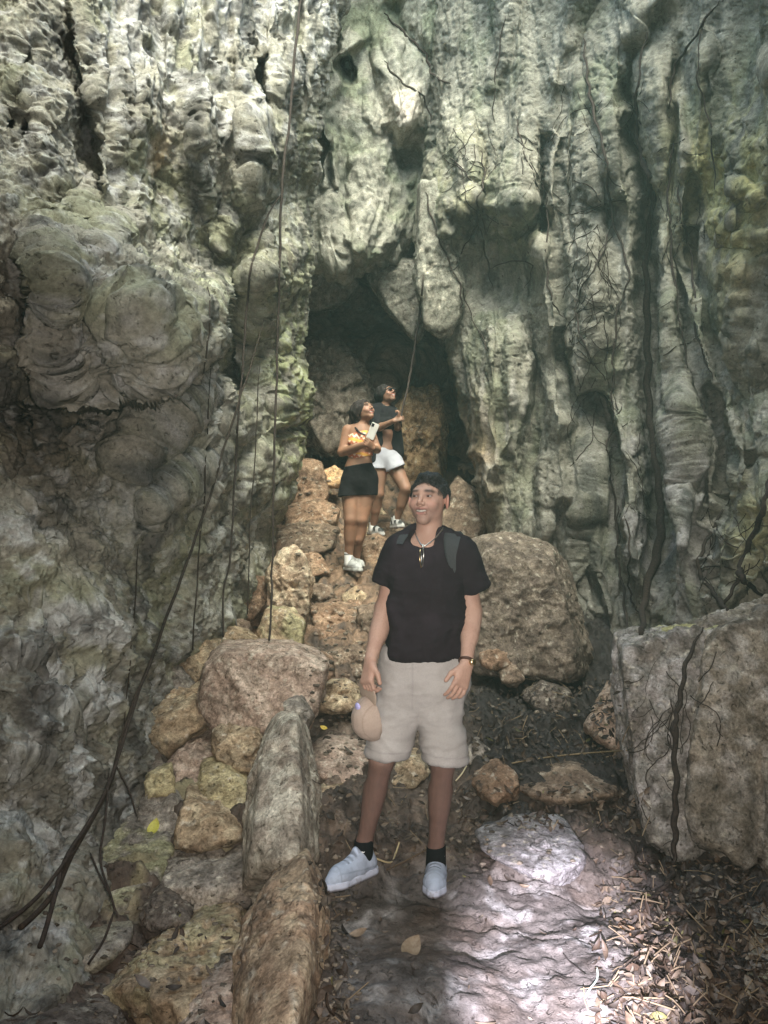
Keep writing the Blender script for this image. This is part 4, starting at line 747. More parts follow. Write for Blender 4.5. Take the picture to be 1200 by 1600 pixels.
# ================================================================== ROOTS AND LIANAS
def root_on(label, pts, r0, r1, material=None, group=None, name='root', lift=.6, n=6, knots=1., bulge=None, free=None):
    pp = [Vector((a, b, 0)) for a, b in [(p[0], p[1]) for p in pts]]; path = cr(pp, n); out = []; rad = []
    N = len(path)
    for i, q in enumerate(path):
        t = i/(N-1); r = (r0+(r1-r0)*t)*(.72 if not free else .8)*(.35+.65*min(1, t*6, (1-t)*6 if not free else 1))
        if free:
            Yf = float(np.interp(t*(len(pts)-1), range(len(pts)), [p[2] for p in pts])); h, nn, _ = hit(q.x, q.y); Y = min(Yf, h.y-r*1.5); w = PV(q.x, q.y, Y)
        else:
            h, nn, _ = hit(q.x+2.2*math.sin(i*1.7), q.y); w = h+(Vector((0, 0, CAMZ))-h).normalized()*r*lift
        out.append(w); rad.append(r)
    # no wild leaps in depth
    A = np.array([list(o) for o in out]); Yv = A[:, 1]; 
    if not free:
        for _ in range(3): Yv = np.minimum(Yv, np.convolve(np.pad(Yv, 2, mode='edge'), np.ones(5)/5, 'valid'))
        k = Yv/A[:, 1]; o = np.array([0, 0, CAMZ]); A = o+(A-o)*k[:, None]
    rr = np.array(rad)*(1+.22*knots*pnoise(A*9, 7)); 
    if bulge: 
        for i, q in enumerate(path): rr[i] *= 1+bulge[2]*math.exp(-((q.y-bulge[1])/8)**2)
    A = A+.012*np.stack([pnoise(A*5, 3), pnoise(A*5, 4), A[:, 0]*0], -1)
    me = tube_mesh(name, A.tolist(), rr.tolist(), [material or M_ROOT], 8); o = link(name, me); centre(o, A[0]); tag(o, label, 'root', group); return o
GR = 'dark roots running down the right wall'
for lab, pts, r0, r1 in [
    ('thickest black root, running down the deep crack of the right wall to the ledge', [(1010, 50), (995, 150), (1000, 235), (1020, 300), (1010, 400), (1012, 500), (1012, 600), (1020, 690), (1032, 780), (1030, 850), (1008, 930), (1003, 990)], .028, .055),
    ('straight thin black root just left of the thickest one near the ground', [(966, 790), (964, 860), (974, 920), (980, 990)], .012, .015),
    ('second thin black root crossing the first one near the ground, left of the thickest', [(972, 770), (984, 850), (982, 900), (988, 940), (1000, 960)], .010, .010),
    ('long winding root left of the deep crack, from the misty top to mid wall', [(912, 60), (918, 120), (925, 165), (945, 240), (957, 340), (982, 425), (965, 490), (957, 600), (960, 665)], .020, .012),
    ('branch root that leaves the long winding one and loops left across the pale fluted rock', [(957, 345), (938, 402), (903, 465), (908, 525), (945, 595)], .012, .010),
    ('nearly straight root right of the deep crack on the upper folds', [(1052, 220), (1045, 300), (1055, 450), (1075, 575)], .014, .012),
    ('root slanting down the dark fold toward the right edge', [(1060, 280), (1065, 340), (1080, 400), (1090, 525), (1115, 590)], .012, .012),
    ('curved root at the very top right, bending in under the roof', [(1125, 0), (1080, 65), (1050, 115), (1047, 170)], .014, .014),
    ('wavy root under the misty glow at the top centre', [(600, 20), (635, 55), (665, 85), (675, 115), (702, 132)], .020, .018),
    ('short bowed root around the pale knob of the hanging rock', [(600, 95), (630, 130), (660, 150), (675, 195)], .018, .014),
    ('root following the right edge of the long pale pendant', [(665, 300), (685, 370), (718, 445), (720, 485)], .014, .012),
    ('root running down the groove between the two rounded lobes', [(750, 235), (757, 280), (745, 325), (760, 400), (768, 450)], .012, .010),
    ('root in the narrow slot right of the rounded lobes', [(845, 280), (855, 320), (855, 425), (865, 475), (885, 500)], .012, .010),
    ('thin root above the slot, slanting across the right rounded lobe', [(805, 180), (820, 240), (845, 300)], .010, .010),
    ('small root arching over the hollow under the rounded lobes', [(765, 420), (800, 408), (832, 415), (820, 450)], .008, .007),
    ('root rounding the left side of the bulge above the ledge', [(972, 635), (950, 690), (960, 780), (970, 860)], .014, .012),
    ('forked grey root standing on the ledge near the right edge, main limb', [(1205, 740), (1196, 780), (1180, 828), (1156, 884), (1160, 904), (1190, 930)], .020, .028),
    ('dark root bending down the left side of the yellow-green bulge to the ledge', [(1140, 780), (1104, 844), (1092, 890), (1120, 932), (1136, 955)], .016, .024),
    ('short level root bridging the two ledge roots', [(1094, 888), (1120, 884), (1146, 890)], .008, .008),
    ('root from the fork reaching down to the green lip of the right block', [(1156, 884), (1148, 915), (1130, 950)], .018, .012),
    ('fine root wandering along the upper right folds', [(1100, 30), (1090, 120), (1110, 200), (1118, 300)], .008, .008),
    ('fine root on the misty wall between the lobes and the long winding root', [(790, 20), (775, 110), (770, 190)], .009, .008),
    ('thin root slanting from the pale pendant toward the fluted column', [(720, 445), (740, 500), (770, 560)], .008, .007)]:
    root_on(lab, pts, r0, r1, group=GR)
root_on('black root dropping over the front of the right block, knotted halfway', [(1098, 980), (1074, 1036), (1060, 1100), (1054, 1140), (1056, 1230), (1054, 1300), (1054, 1352)], .014, .021, lift=1.0, bulge=(0, 1142, .9), group=GR)
root_on('black root end lying on the litter below the right block', [(1054, 1352), (1048, 1372), (1020, 1402), (995, 1418)], .02, .008, group=GR)
GL = 'lianas hanging against the left cliff'
for lab, pts, r0, r1, m_ in [
    ('long dark liana hanging straight down the left cliff to the big squared block', [(470, -60, 6.0), (470, 0, 5.9), (462, 75, 5.8), (452, 190, 5.7), (440, 300, 5.6), (437, 410, 5.6), (433, 550, 5.6), (430, 675, 5.5), (427, 800, 5.4), (425, 900, 5.3), (421, 1000, 4.6)], .016, .009, M_ROOT),
    ('liana that splits off the long one and hangs past the deep hollow', [(440, 300, 5.6), (415, 345, 5.5), (390, 435, 5.45), (382, 540, 5.4), (372, 650, 5.3), (364, 800, 5.2), (360, 875, 5.1), (350, 925, 5.05), (348, 995, 4.9)], .011, .008, M_ROOT),
    ('taut brown liana slanting from mid cliff down to the bottom left corner', [(412, 500, 5.6), (390, 575, 5.4), (350, 700, 5.0), (315, 815, 4.6), (270, 940, 4.2), (235, 1035, 3.9), (195, 1140, 3.5), (170, 1230, 3.15), (120, 1325, 2.85), (90, 1390, 2.65), (30, 1450, 2.45)], .009, .013, M_LIANA),
    ('black liana running beside the taut brown one toward the bottom left', [(240, 1020, 3.85), (205, 1120, 3.5), (168, 1232, 3.1), (112, 1330, 2.8), (86, 1400, 2.6), (60, 1480, 2.45)], .008, .011, M_ROOT),
    ('thin brown liana hanging free in front of the smooth slab of the cliff', [(330, 560, 5.0), (322, 700, 4.9), (317, 800, 4.8), (308, 900, 4.7), (300, 1015, 4.5)], .006, .006, M_LIANA),
    ('thread thin liana hanging left of the free brown one', [(215, 850, 4.0), (208, 980, 3.9), (196, 1130, 3.7)], .004, .004, M_LIANA),
    ('thread thin liana between the two long dark ones', [(405, 560, 5.5), (400, 700, 5.4), (392, 800, 5.3), (386, 960, 5.1)], .005, .005, M_LIANA),
    ('thin liana hanging by the mouth of the left hollow', [(326, 440, 4.9), (326, 520, 4.9), (318, 590, 4.9)], .005, .005, M_LIANA),
    ('dark twisting root dropping to the greenish slab', [(172, 1200, 3.2), (165, 1280, 2.95), (158, 1345, 2.85), (172, 1400, 2.75), (182, 1432, 2.7)], .006, .005, M_ROOT),
    ('thin root leaning right to the foot of the grey rounded stone', [(182, 1190, 3.5), (198, 1232, 3.4), (214, 1275, 3.35)], .005, .005, M_ROOT),
    ('thin root crossing the greenish slab to its middle', [(143, 1332, 2.9), (158, 1372, 2.8), (172, 1402, 2.75)], .005, .004, M_ROOT),
    ('root slanting across the cliff foot at the left edge', [(120, 1328, 2.8), (60, 1400, 2.6), (-20, 1462, 2.4)], .009, .010, M_ROOT),
    ('root running on over the low brown hump', [(176, 1425, 2.7), (160, 1470, 2.62), (138, 1505, 2.55)], .006, .005, M_ROOT),
    ]:
    root_on(lab, pts, r0, r1, material=m_, group=GL, name='liana', free=True, knots=.6)
root_on('long straight hanging root held by the woman in the cardigan', [(661, 430, 8.0), (654, 500, 7.9), (642, 580, 7.75), (632, 625, 7.66), (624, 660, 7.61)], .017, .013, material=M_ROOT, name='hanging_root', free=True, knots=.4)
# the mesh of hair roots nobody could count
def fine_roots():
    rs = np.random.RandomState(11); Vs = []; Qs = []; off = 0
    for (x0, x1, y0, y1, n) in ((885, 965, 350, 640, 60), (955, 1012, 620, 830, 26), (1095, 1200, 790, 935, 26), (985, 1062, 1005, 1330, 22), (690, 850, 180, 360, 26), (1060, 1130, 1000, 1150, 7), (860, 1010, 120, 360, 18), (700, 760, 500, 600, 6), (1030, 1100, 200, 560, 14)):
        for i in range(n):
            x = rs.uniform(x0, x1); y = rs.uniform(y0, y1); a = rs.uniform(.2, 1.0)*rs.choice([-1, 1])+math.pi/2; pts = []
            for k in range(rs.randint(7, 16)):
                if not (x0-6 < x < x1+6): break
                h, n_, _ = hit(x, y); pts.append(h+(Vector((0, 0, CAMZ))-h).normalized()*.004); a += rs.uniform(-.45, .45); x += math.cos(a)*8; y += math.sin(a)*8
            if len(pts) < 4 or max((pts[i+1]-pts[i]).length for i in range(len(pts)-1)) > .35: continue
            V, Q = tube([list(p) for p in cr(pts, 2)], rs.uniform(.0025, .0055)*(pts[0].y/6.5), 4); Vs.append(V); Qs.append(Q+off); off += len(V)
    Q = np.vstack(Qs); Q = Q[(Q[:, 0] != Q[:, 1])]
    o = link('root_tangle', mesh_np('root_tangle', np.vstack(Vs), Q, mats=[M_ROOT])); tag(o, 'fine dark hair roots netted over the right wall', kind='stuff')
fine_roots()

# ================================================================== LITTER
def litter():
    rs = np.random.RandomState(21); me = GROUND.data; 
    zones = [(990, 1230, 1345, 1640, 1300), (720, 1010, 1235, 1300, 260), (735, 985, 1062, 1195, 600), (495, 545, 1385, 1620, 110), (930, 1030, 1330, 1620, 260), (490, 740, 1215, 1340, 120), (500, 980, 1360, 1620, 30), (0, 370, 1400, 1620, 60), (480, 700, 900, 1200, 50)]
    Vs = []; Fs = []; Cs = []; off = 0; TV = []; TF = []; toff = 0
    o0 = Vector((0, 0, CAMZ))
    for (x0, x1, y0, y1, n) in zones:
        for i in range(n):
            px = rs.uniform(x0, x1); py = rs.uniform(y0, y1)
            h, nn, ob = hit(px, py)
            if ob is None or ob.name.startswith(('rock_wall', 'root', 'liana')) or nn.z < .35: continue
            L = rs.uniform(.014, .05)*(1 if rs.rand() > .1 else 1.4); w = L*rs.uniform(.3, .6); a = rs.uniform(0, 6.28)
            nrm = (nn+Vector(rs.normal(0, .35, 3).tolist())).normalized(); t = nrm.orthogonal().normalized(); t.rotate(Matrix.Rotation(a, 3, nrm)); b = nrm.cross(t)
            if rs.rand() < .09:       # twig
                V, Q = tube(cr([h+t*(-L*1.3)+nrm*.008, h+nrm*.012+b*rs.normal(0, .006), h+t*L*1.3+nrm*.01], 2), rs.uniform(.0012, .0032), 4); TV.append(V); TF.append(Q[Q[:, 0] != Q[:, 1]]+toff); toff += len(V); continue
            curl = rs.uniform(-.3, .7)*L; base = h+nrm*(.004+rs.uniform(0, .012)); us = [-1, -.55, 0, .55, 1]; ws = [.08, .75, 1, .65, .04]; V = []
            for u, ww in zip(us, ws):
                for s_ in (-1, 0, 1): V.append(base+t*(u*L*.5*1.1)+b*(s_*w*.5*ww)+nrm*(curl*(u*u)*.5+abs(s_)*w*.22))
            F_ = [(r*3+c, r*3+c+1, r*3+c+4, r*3+c+3) for r in range(4) for c in range(2)]
            pal = [(.10, .065, .045), (.16, .11, .075), (.24, .18, .13), (.06, .045, .035), (.33, .28, .22), (.20, .17, .15), (.28, .26, .10)]
            c = np.array(pal[rs.choice(7, p=[.25, .22, .16, .2, .07, .08, .02])])*rs.uniform(.3, .8)
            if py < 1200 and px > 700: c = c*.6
            Vs += [list(v) for v in V]; Fs += [[q+off for q in f] for f in F_]; Cs += [c]*15; off += 15
    m = mat('dry_leaf', rough=.6, vcol=True, spec=.35, mottle=(90, (.7, .7, .7), (1.25, 1.2, 1.15)))
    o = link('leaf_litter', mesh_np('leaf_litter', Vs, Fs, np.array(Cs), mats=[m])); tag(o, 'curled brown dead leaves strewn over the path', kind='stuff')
    m2 = mat('dry_twig', base=(.22, .16, .10), rough=.8); o = link('twig_litter', mesh_np('twig_litter', np.vstack(TV), np.vstack(TF), mats=[m2])); tag(o, 'thin dry twigs mixed in the leaf litter', kind='stuff')
    # pebbles
    D, T = ico(1); Vs = []; Ts = []; Cs = []; off = 0
    for (x0, x1, y0, y1, n) in ((960, 1200, 1350, 1600, 260), (490, 560, 1380, 1600, 150), (40, 380, 1380, 1600, 150), (480, 760, 1200, 1380, 170), (740, 1000, 1070, 1350, 160), (440, 700, 740, 900, 160), (485, 620, 900, 1200, 200)):
        for i in range(n):
            h, nn, ob = hit(rs.uniform(x0, x1), rs.uniform(y0, y1))
            if ob is None or nn.z < .4: continue
            r = rs.uniform(.004, .016)*(1+.25*(h.y-3)); V = D*np.array([r, r*.8, r*.6])*(1+.25*rs.normal(0, 1, (len(D), 1)))+np.array(h)
            Vs.append(V); Ts.append(T+off); off += len(V); Cs.append(np.tile(np.array([.20, .165, .13])*rs.uniform(.3, 1.5), (len(V), 1)))
    o = link('pebbles', mesh_np('pebbles', np.vstack(Vs), np.vstack(Ts), np.clip(np.vstack(Cs), .01, .6), mats=[M_ROCK])); tag(o, 'loose pebbles and grit on the ground', kind='stuff')
litter()
def stick(label, pts, r, base, name='twig', lift=.012):
    out = [hit(x, y)[0]+Vector((0, 0, lift)) for x, y in pts]; me = tube_mesh(name, cr(out, 5), r, [mat(name+'_bark', base=base, rough=.7)], 6); o = link(name, me); centre(o, out[0]); tag(o, label, 'twig'); return o
stick('pale greenish-white curved twig on the torch-lit slab', [(933, 1517), (933, 1535), (921, 1552), (913, 1566)], .0028, (.75, .85, .72))
stick('thin dark forked twig just left of the pale curved one', [(880, 1495), (890, 1508), (905, 1520), (915, 1530)], .002, (.05, .04, .035))
stick('straw coloured stick bent beside the toes of the man', [(624, 1320), (618, 1338), (610, 1352), (588, 1346)], .004, (.55, .44, .25))
stick('pale stick leaning behind the right shin of the man', [(729, 1200), (722, 1212), (712, 1224)], .004, (.55, .46, .30))
stick('long brown stick lying behind the feet of the man', [(585, 1372), (620, 1356), (655, 1338), (672, 1328)], .004, (.12, .08, .05))
stick('long thin stick on the leaf litter above the lower riser', [(800, 1196), (860, 1186), (920, 1180), (980, 1176)], .004, (.22, .16, .09))
def leaf(label, px, py, L, ang, base):
    h, nn, _ = hit(px, py); nrm = (nn+Vector((0, -.6, .5))).normalized(); t = nrm.orthogonal().normalized(); t.rotate(Matrix.Rotation(ang, 3, nrm)); b = nrm.cross(t); V = []; 
    us = np.linspace(-1, 1, 9)
    for u in us:
        for s_ in (-1, -.5, 0, .5, 1): V.append(list(h+nrm*(.012+.1*L*u*u+abs(s_)*.05*L)+t*(u*L*.5)+b*(s_*L*.27*max(.03, (1-abs(u)**2.2)))))
    for k in range(45): V.append(list(Vector(V[k])-nrm*.0012))
    Fc = grid_faces(9, 5); me = mesh_np('leaf', V, np.vstack([Fc, Fc[:, ::-1]+45]), mats=[mat('leaf_skin', base=base, rough=.5, mottle=(60, (.7, .6, .5), (1.1, 1.1, 1.1)))]); o = link('leaf', me); centre(o, h); tag(o, label, 'leaf')
leaf('yellow-green fallen leaf on the greenish slab under the cliff', 240, 1297, .10, .6, (.50, .48, .10))
leaf('small bright yellow leaf beside the steps, left of the cap', 506, 1139, .05, 1.9, (.75, .6, .12))
leaf('broad tan fallen leaf flat on the rock left of the torch-lit slab', 640, 1487, .12, .3, (.26, .20, .14))
leaf('small tan leaf left of the broad one on the rock', 562, 1462, .07, 2.4, (.28, .21, .15))
leaf('dry orange-brown leaf in the litter right of the torch-lit slab', 983, 1460, .09, 2.2, (.36, .22, .13))
# ================================================================== PEOPLE: smooth distance fields turned into one continuous mesh each
class Field:
    def __init__(s, lo, hi, h):
        s.lo = np.array(lo, float); s.h = h; s.n = np.ceil((np.array(hi)-s.lo)/h).astype(int)+1; s.d = np.full(s.n, .5, np.float32)
    def _sl(s, lo, hi, m):
        a = np.clip(np.floor((np.array(lo)-m-s.lo)/s.h).astype(int), 0, s.n); b = np.clip(np.ceil((np.array(hi)+m-s.lo)/s.h).astype(int)+1, 0, s.n)
        sl = tuple(slice(int(a[i]), int(b[i])) for i in range(3))
        g = [(s.lo[i]+s.h*np.arange(a[i], b[i])).astype(np.float32) for i in range(3)]
        return sl, g[0][:, None, None], g[1][None, :, None], g[2][None, None, :]
    def _put(s, sl, d, k, op):
        o = s.d[sl]
        if op == 'sub': d = -d; h = np.clip(.5-.5*(o-d)/k, 0, 1) if k > 0 else (d > o)*1.; s.d[sl] = o*(1-h)+d*h+k*h*(1-h); return
        if k <= 0: s.d[sl] = np.minimum(o, d); return
        h = np.clip(.5+.5*(o-d)/k, 0, 1); s.d[sl] = o*(1-h)+d*h-k*h*(1-h)
    def cone(s, a, b, ra, rb, k=.02, sy=1., op='add', sx=1.):
        a = np.array(a, float); b = np.array(b, float); r = max(ra, rb)
        sl, X, Y, Z = s._sl(np.minimum(a, b)-r, np.maximum(a, b)+r, k+4*s.h+.01)
        if 0 in s.d[sl].shape: return
        sc = np.array([sx, sy, 1.]); ba = (b-a)*sc; px, py, pz = (X-a[0])*sx, (Y-a[1])*sy, Z-a[2]
        t = np.clip((px*ba[0]+py*ba[1]+pz*ba[2])/max(float(ba@ba), 1e-9), 0, 1)
        d = np.sqrt((px-t*ba[0])**2+(py-t*ba[1])**2+(pz-t*ba[2])**2)-(ra+(rb-ra)*t)
        s._put(sl, d, k, op)
    def ell(s, c, r, R=None, k=.02, op='add'):
        c = np.array(c, float); r = np.array(r, float); R = np.eye(3) if R is None else R; m = r.max()
        sl, X, Y, Z = s._sl(c-m, c+m, k+4*s.h+.01)
        if 0 in s.d[sl].shape: return
        p = [X-c[0], Y-c[1], Z-c[2]]; q = [(p[0]*R[0][i]+p[1]*R[1][i]+p[2]*R[2][i]) for i in range(3)]   # columns of R are the local axes
        k0 = np.sqrt(sum((q[i]/r[i])**2 for i in range(3))); k1 = np.sqrt(sum((q[i]/r[i]**2)**2 for i in range(3)))+1e-9
        s._put(sl, k0*(k0-1)/k1, k, op)
    def plane(s, pt, n):                     # keep the side n points away from
        n = np.array(n, float); n /= np.linalg.norm(n); g = [(s.lo[i]+s.h*np.arange(s.n[i])).astype(np.float32) for i in range(3)]
        d = (g[0][:, None, None]-pt[0])*n[0]+(g[1][None, :, None]-pt[1])*n[1]+(g[2][None, None, :]-pt[2])*n[2]
        s.d = np.maximum(s.d, d.astype(np.float32))
    def mesh(s):
        d = s.d.copy(); d[0] = d[-1] = .1; d[:, 0] = d[:, -1] = .1; d[:, :, 0] = d[:, :, -1] = .1
        I = d < 0; nx, ny, nz = d.shape; c = [(i, j, k) for i in (0, 1) for j in (0, 1) for k in (0, 1)]
        cnt = sum(I[i:nx-1+i, j:ny-1+j, k:nz-1+k].astype(np.int8) for i, j, k in c); act = np.argwhere((cnt > 0) & (cnt < 8))
        val = {o: d[act[:, 0]+o[0], act[:, 1]+o[1], act[:, 2]+o[2]] for o in c}; acc = np.zeros((len(act), 3)); w = np.zeros(len(act))
        for a in c:
            for ax in range(3):
                if a[ax]: continue
                b = list(a); b[ax] = 1; b = tuple(b); va, vb = val[a], val[b]; x = (va < 0) != (vb < 0)
                t = np.where(x, va/np.where(va == vb, 1, va-vb), 0); p = np.tile(np.array(a, float), (len(act), 1)); p[:, ax] += t
                acc += p*x[:, None]; w += x
        V = s.lo+(act+acc/w[:, None])*s.h; ids = np.full((nx-1, ny-1, nz-1), -1, np.int64); ids[tuple(act.T)] = np.arange(len(act)); Q = []
        for ax in range(3):
            a = [slice(None)]*3; b = [slice(None)]*3; a[ax] = slice(0, -1); b[ax] = slice(1, None); A, B = I[tuple(a)], I[tuple(b)]
            e = np.argwhere(A != B); o1, o2 = [t for t in range(3) if t != ax]; e = e[(e[:, o1] > 0) & (e[:, o2] > 0)]
            def g(u, v): x = e.copy(); x[:, o1] -= u; x[:, o2] -= v; return ids[x[:, 0], x[:, 1], x[:, 2]]
            q = np.stack([g(0, 0), g(1, 0), g(1, 1), g(0, 1)], -1); fl = A[tuple(e.T)]
            if ax == 1: fl = ~fl
            q = np.where(fl[:, None], q, q[:, ::-1]); Q.append(q)
        Q = np.vstack(Q); Q = Q[(Q >= 0).all(1)]; return V, Q
def vnorm(V, Q):
    fn = np.cross(V[Q[:, 2]]-V[Q[:, 0]], V[Q[:, 3]]-V[Q[:, 1]]); N = np.zeros_like(V)
    for i in range(4): np.add.at(N, Q[:, i], fn)
    return N/(np.linalg.norm(N, axis=1, keepdims=True)+1e-12)
def field_obj(name, f, parent, mat_, colf=None, dispf=None, base=(.5, .5, .5)):
    if isinstance(f, list):
        V, Q = f[0].mesh(); V2, Q2 = f[1].mesh(); Q = np.vstack([Q, Q2+len(V)]); V = np.vstack([V, V2])
    else: V, Q = f.mesh()
    N = vnorm(V, Q)
    if len(Q) and np.mean((N*(V-V.mean(0))).sum(1)) < 0: Q = Q[:, ::-1]; N = -N
    if dispf: V = V+N*dispf(V, N)[:, None]
    C = colf(V, N) if colf else np.tile(np.array(base, float), (len(V), 1))
    o = link(name, mesh_np(name, V, Q, np.clip(C, .003, .95), mats=[mat_]), parent)
    if parent: o.matrix_parent_inverse = Matrix.Translation(-parent.location)
    return o
def child(name, me, parent):
    o = link(name, me, parent)
    if parent.type == 'EMPTY': o.matrix_parent_inverse = Matrix.Translation(-parent.location)
    return o
def frame(fwd, up=(0, 0, 1)):
    """columns: x = the figure's left-to-right as the camera sees it when fwd is towards the camera, y = back, z = up"""
    y = -np.array(fwd, float); y /= np.linalg.norm(y); z = np.array(up, float); z -= y*(z@y); z /= np.linalg.norm(z); x = np.cross(y, z); return np.stack([x, y, z], 1)
M_SKIN = mat('skin', rough=.55, vcol=True, spec=.35, sss=.06)
M_CLOTH = mat('cloth', rough=.9, vcol=True, mottle=(300, (.86, .86, .86), (1.12, 1.12, 1.12)), bump=.0012, bscale=420, spec=.15)
M_HAIR = mat('hair', rough=.40, vcol=True, spec=.45, bump=.006, bscale=150)
M_HAIR2 = mat('long_hair', rough=.65, vcol=True, spec=.2, bump=.003, bscale=200)
M_SHOE = mat('shoe_fabric', rough=.7, vcol=True, spec=.3, bump=.0012, bscale=300)
M_METAL = mat('silver', base=(.7, .68, .62), rough=.28, metal=1)
M_GOLD = mat('gold_tone_metal', base=(.75, .55, .3), rough=.3, metal=1)
M_BLACKP = mat('black_plastic', base=(.02, .02, .022), rough=.25, spec=.5)
M_TEETH = mat('teeth', base=(.62, .58, .52), rough=.3)
M_EYE = mat('eye', rough=.2, vcol=True, spec=.5)
M_WEB = mat('grey_webbing', base=(.055, .056, .058), rough=.85, mottle=(200, (.8, .8, .8), (1.1, 1.1, 1.1)), bump=.001, bscale=500)
M_WHITE = mat('white_print', base=(.8, .8, .8), rough=.6)

class Both:
    """the same shapes written into a coarse field for the body and a fine one for the head, split at height z"""
    def __init__(s, a, b): s.a = a; s.b = b
    def cone(s, *p, **k): s.a.cone(*p, **k); s.b.cone(*p, **k)
    def ell(s, *p, **k): s.a.ell(*p, **k); s.b.ell(*p, **k)
    def parts(s): s.a.plane((0, 0, s.b.lo[2]+s.b.h*1.5), (0, 0, 1)); return [s.a, s.b]
def fray(g, a, fq, seed=3):
    ax = [g.lo[i]+g.h*np.arange(g.n[i]) for i in range(3)]; X, Y, Z = np.meshgrid(*ax, indexing='ij'); m = np.abs(g.d) < 3*a+g.h
    q = np.stack([X[m], Y[m], Z[m]], -1)*np.array(fq); g.d[m] += (a*fbm(q, 2, seed)).astype(np.float32)
def head(f, c, R, s=1., ear=True):
    """adds a head to the field: c = centre, R columns = right, back, up"""
    L = lambda x, y, z: c+R@(np.array([x, y, z])*s)
    E = lambda p, r, k=.02, op='add', Q=None: f.ell(L(*p), np.array(r)*s, R if Q is None else R@Q, k*s, op)
    E((0, .014, .026), (.074, .094, .076), .0); E((0, -.020, -.020), (.063, .068, .072), .03)
    E((0, -.058, -.088), (.026, .024, .020), .03)
    for q in (-1, 1):
        E((q*.038, -.010, -.052), (.018, .028, .026), .03); E((q*.036, -.060, -.022), (.025, .022, .022), .02)
    f.cone(L(-.034, -.078, .030), L(.034, -.078, .030), .011*s, .011*s, .015*s)
    for q in (-1, 1): E((q*.031, -.096, .010), (.017, .013, .010), .012, 'sub')
    f.cone(L(0, -.082, .022), L(0, -.104, -.018), .007*s, .011*s, .010*s)
    for q in (-1, 1): E((q*.012, -.092, -.024), (.009, .011, .008), .006)
    # smile: cheeks pushed up, lips
    f.cone(L(-.026, -.074, -.040), L(0, -.089, -.0435), .005*s, .006*s, .008*s); f.cone(L(.026, -.074, -.040), L(0, -.089, -.0435), .005*s, .006*s, .008*s)
    f.cone(L(-.018, -.080, -.062), L(.018, -.080, -.062), .006*s, .006*s, .008*s); f.cone(L(-.022, -.084, -.049), L(0, -.093, -.053), .0045*s, .006*s, .002*s, op='sub'); f.cone(L(.022, -.084, -.049), L(0, -.093, -.053), .0045*s, .006*s, .002*s, op='sub')
    for q in (-1, 1):
        if ear:
            a = math.radians(q*24); Q = np.array([[math.cos(a), -math.sin(a), 0], [math.sin(a), math.cos(a), 0], [0, 0, 1]])
            E((q*.082, .010, -.002), (.008, .021, .033), .008, 'add', Q); E((q*.086, .006, .002), (.006, .011, .018), .004, 'sub', Q)
    return L
def face_paint(V, C, c, R, s=1., stubble=0., lip=(.42, .18, .16), brow=(.05, .035, .03)):
    q = ((V-c)@R)/s; x, y, z = q[:, 0], q[:, 1], q[:, 2]; ax = np.abs(x); fr = sst(-.03, -.055, y)
    if stubble: C = mixc(C, (.22, .15, .13), stubble*fr*sst(-.02, -.06, z)*sst(-.14, -.10, z)*(.7+.3*sst(.02, .05, ax)))
    C = mixc(C, (.60, .30, .24), .35*fr*np.exp(-((ax-.042)/.02)**2-((z+.018)/.02)**2))
    C = mixc(C, lip, .8*fr*np.exp(-(ax/.029)**4-((z+.044-6*ax*ax)/.004)**2)); C = mixc(C, lip, .8*fr*np.exp(-(ax/.021)**4-((z+.064-8*ax*ax)/.005)**2))
    C = mixc(C, (.06, .02, .02), fr*np.exp(-(ax/.026)**4-((z+.053-7*ax*ax)/.0055)**2))
    C = mixc(C, brow, .9*fr*np.exp(-((ax-.033)/.02)**4-((z-.031-.10*(ax-.033)*(-1))/.0062)**2)); C = mixc(C, brow, .6*fr*np.exp(-((ax-.028)/.016)**4-((z-.030)/.005)**2))
    C = mixc(C, (.07, .04, .035), .9*fr*np.exp(-((ax-.031)/.015)**4-((z-.012)/.005)**2)); C = mixc(C, (.30, .17, .13), .5*fr*np.exp(-((ax-.031)/.02)**4-((z-.008)/.012)**2)); C = mixc(C, (.28, .15, .12), .45*fr*np.exp(-((ax-.034-.012*(-.045-z)/.03)/.0035)**2)*sst(-.02, -.028, z)*sst(-.062, -.05, z))
    C = mixc(C, (.25, .13, .10), .6*fr*np.exp(-((ax-.012)/.005)**2-((z+.030)/.004)**2))
    return C
def face_bits(root, c, R, s=1., eyes=True):
    L = lambda x, y, z: c+R@(np.array([x, y, z])*s)
    if eyes:
        for q in (-1, 1):
            f = Field(L(q*.031, -.075, .010)-.02, L(q*.031, -.075, .010)+.02, .0012); f.ell(L(q*.031, -.0775, .0095), np.array([.0118, .0100, .0042])*s, R, 0)
            ec = L(q*.031-.002, -.088, .0095)
            field_obj('eye', f, root, M_EYE, lambda V, N: mixc(np.tile(np.array([.38, .34, .32]), (len(V), 1)), (.03, .015, .01), sst(.0085*s, .0062*s, np.linalg.norm(V-ec, axis=1))))
    f = Field(L(0, -.085, -.053)-.035, L(0, -.085, -.053)+.035, .0013); f.ell(L(0, -.0785, -.0535), np.array([.014, .0114, .0052])*s, R, 0)
    for q in (-1, 1): f.ell(L(q*.013, -.0765, -.0512), np.array([.009, .0090, .0038])*s, R, .002)
    field_obj('teeth', f, root, M_TEETH)
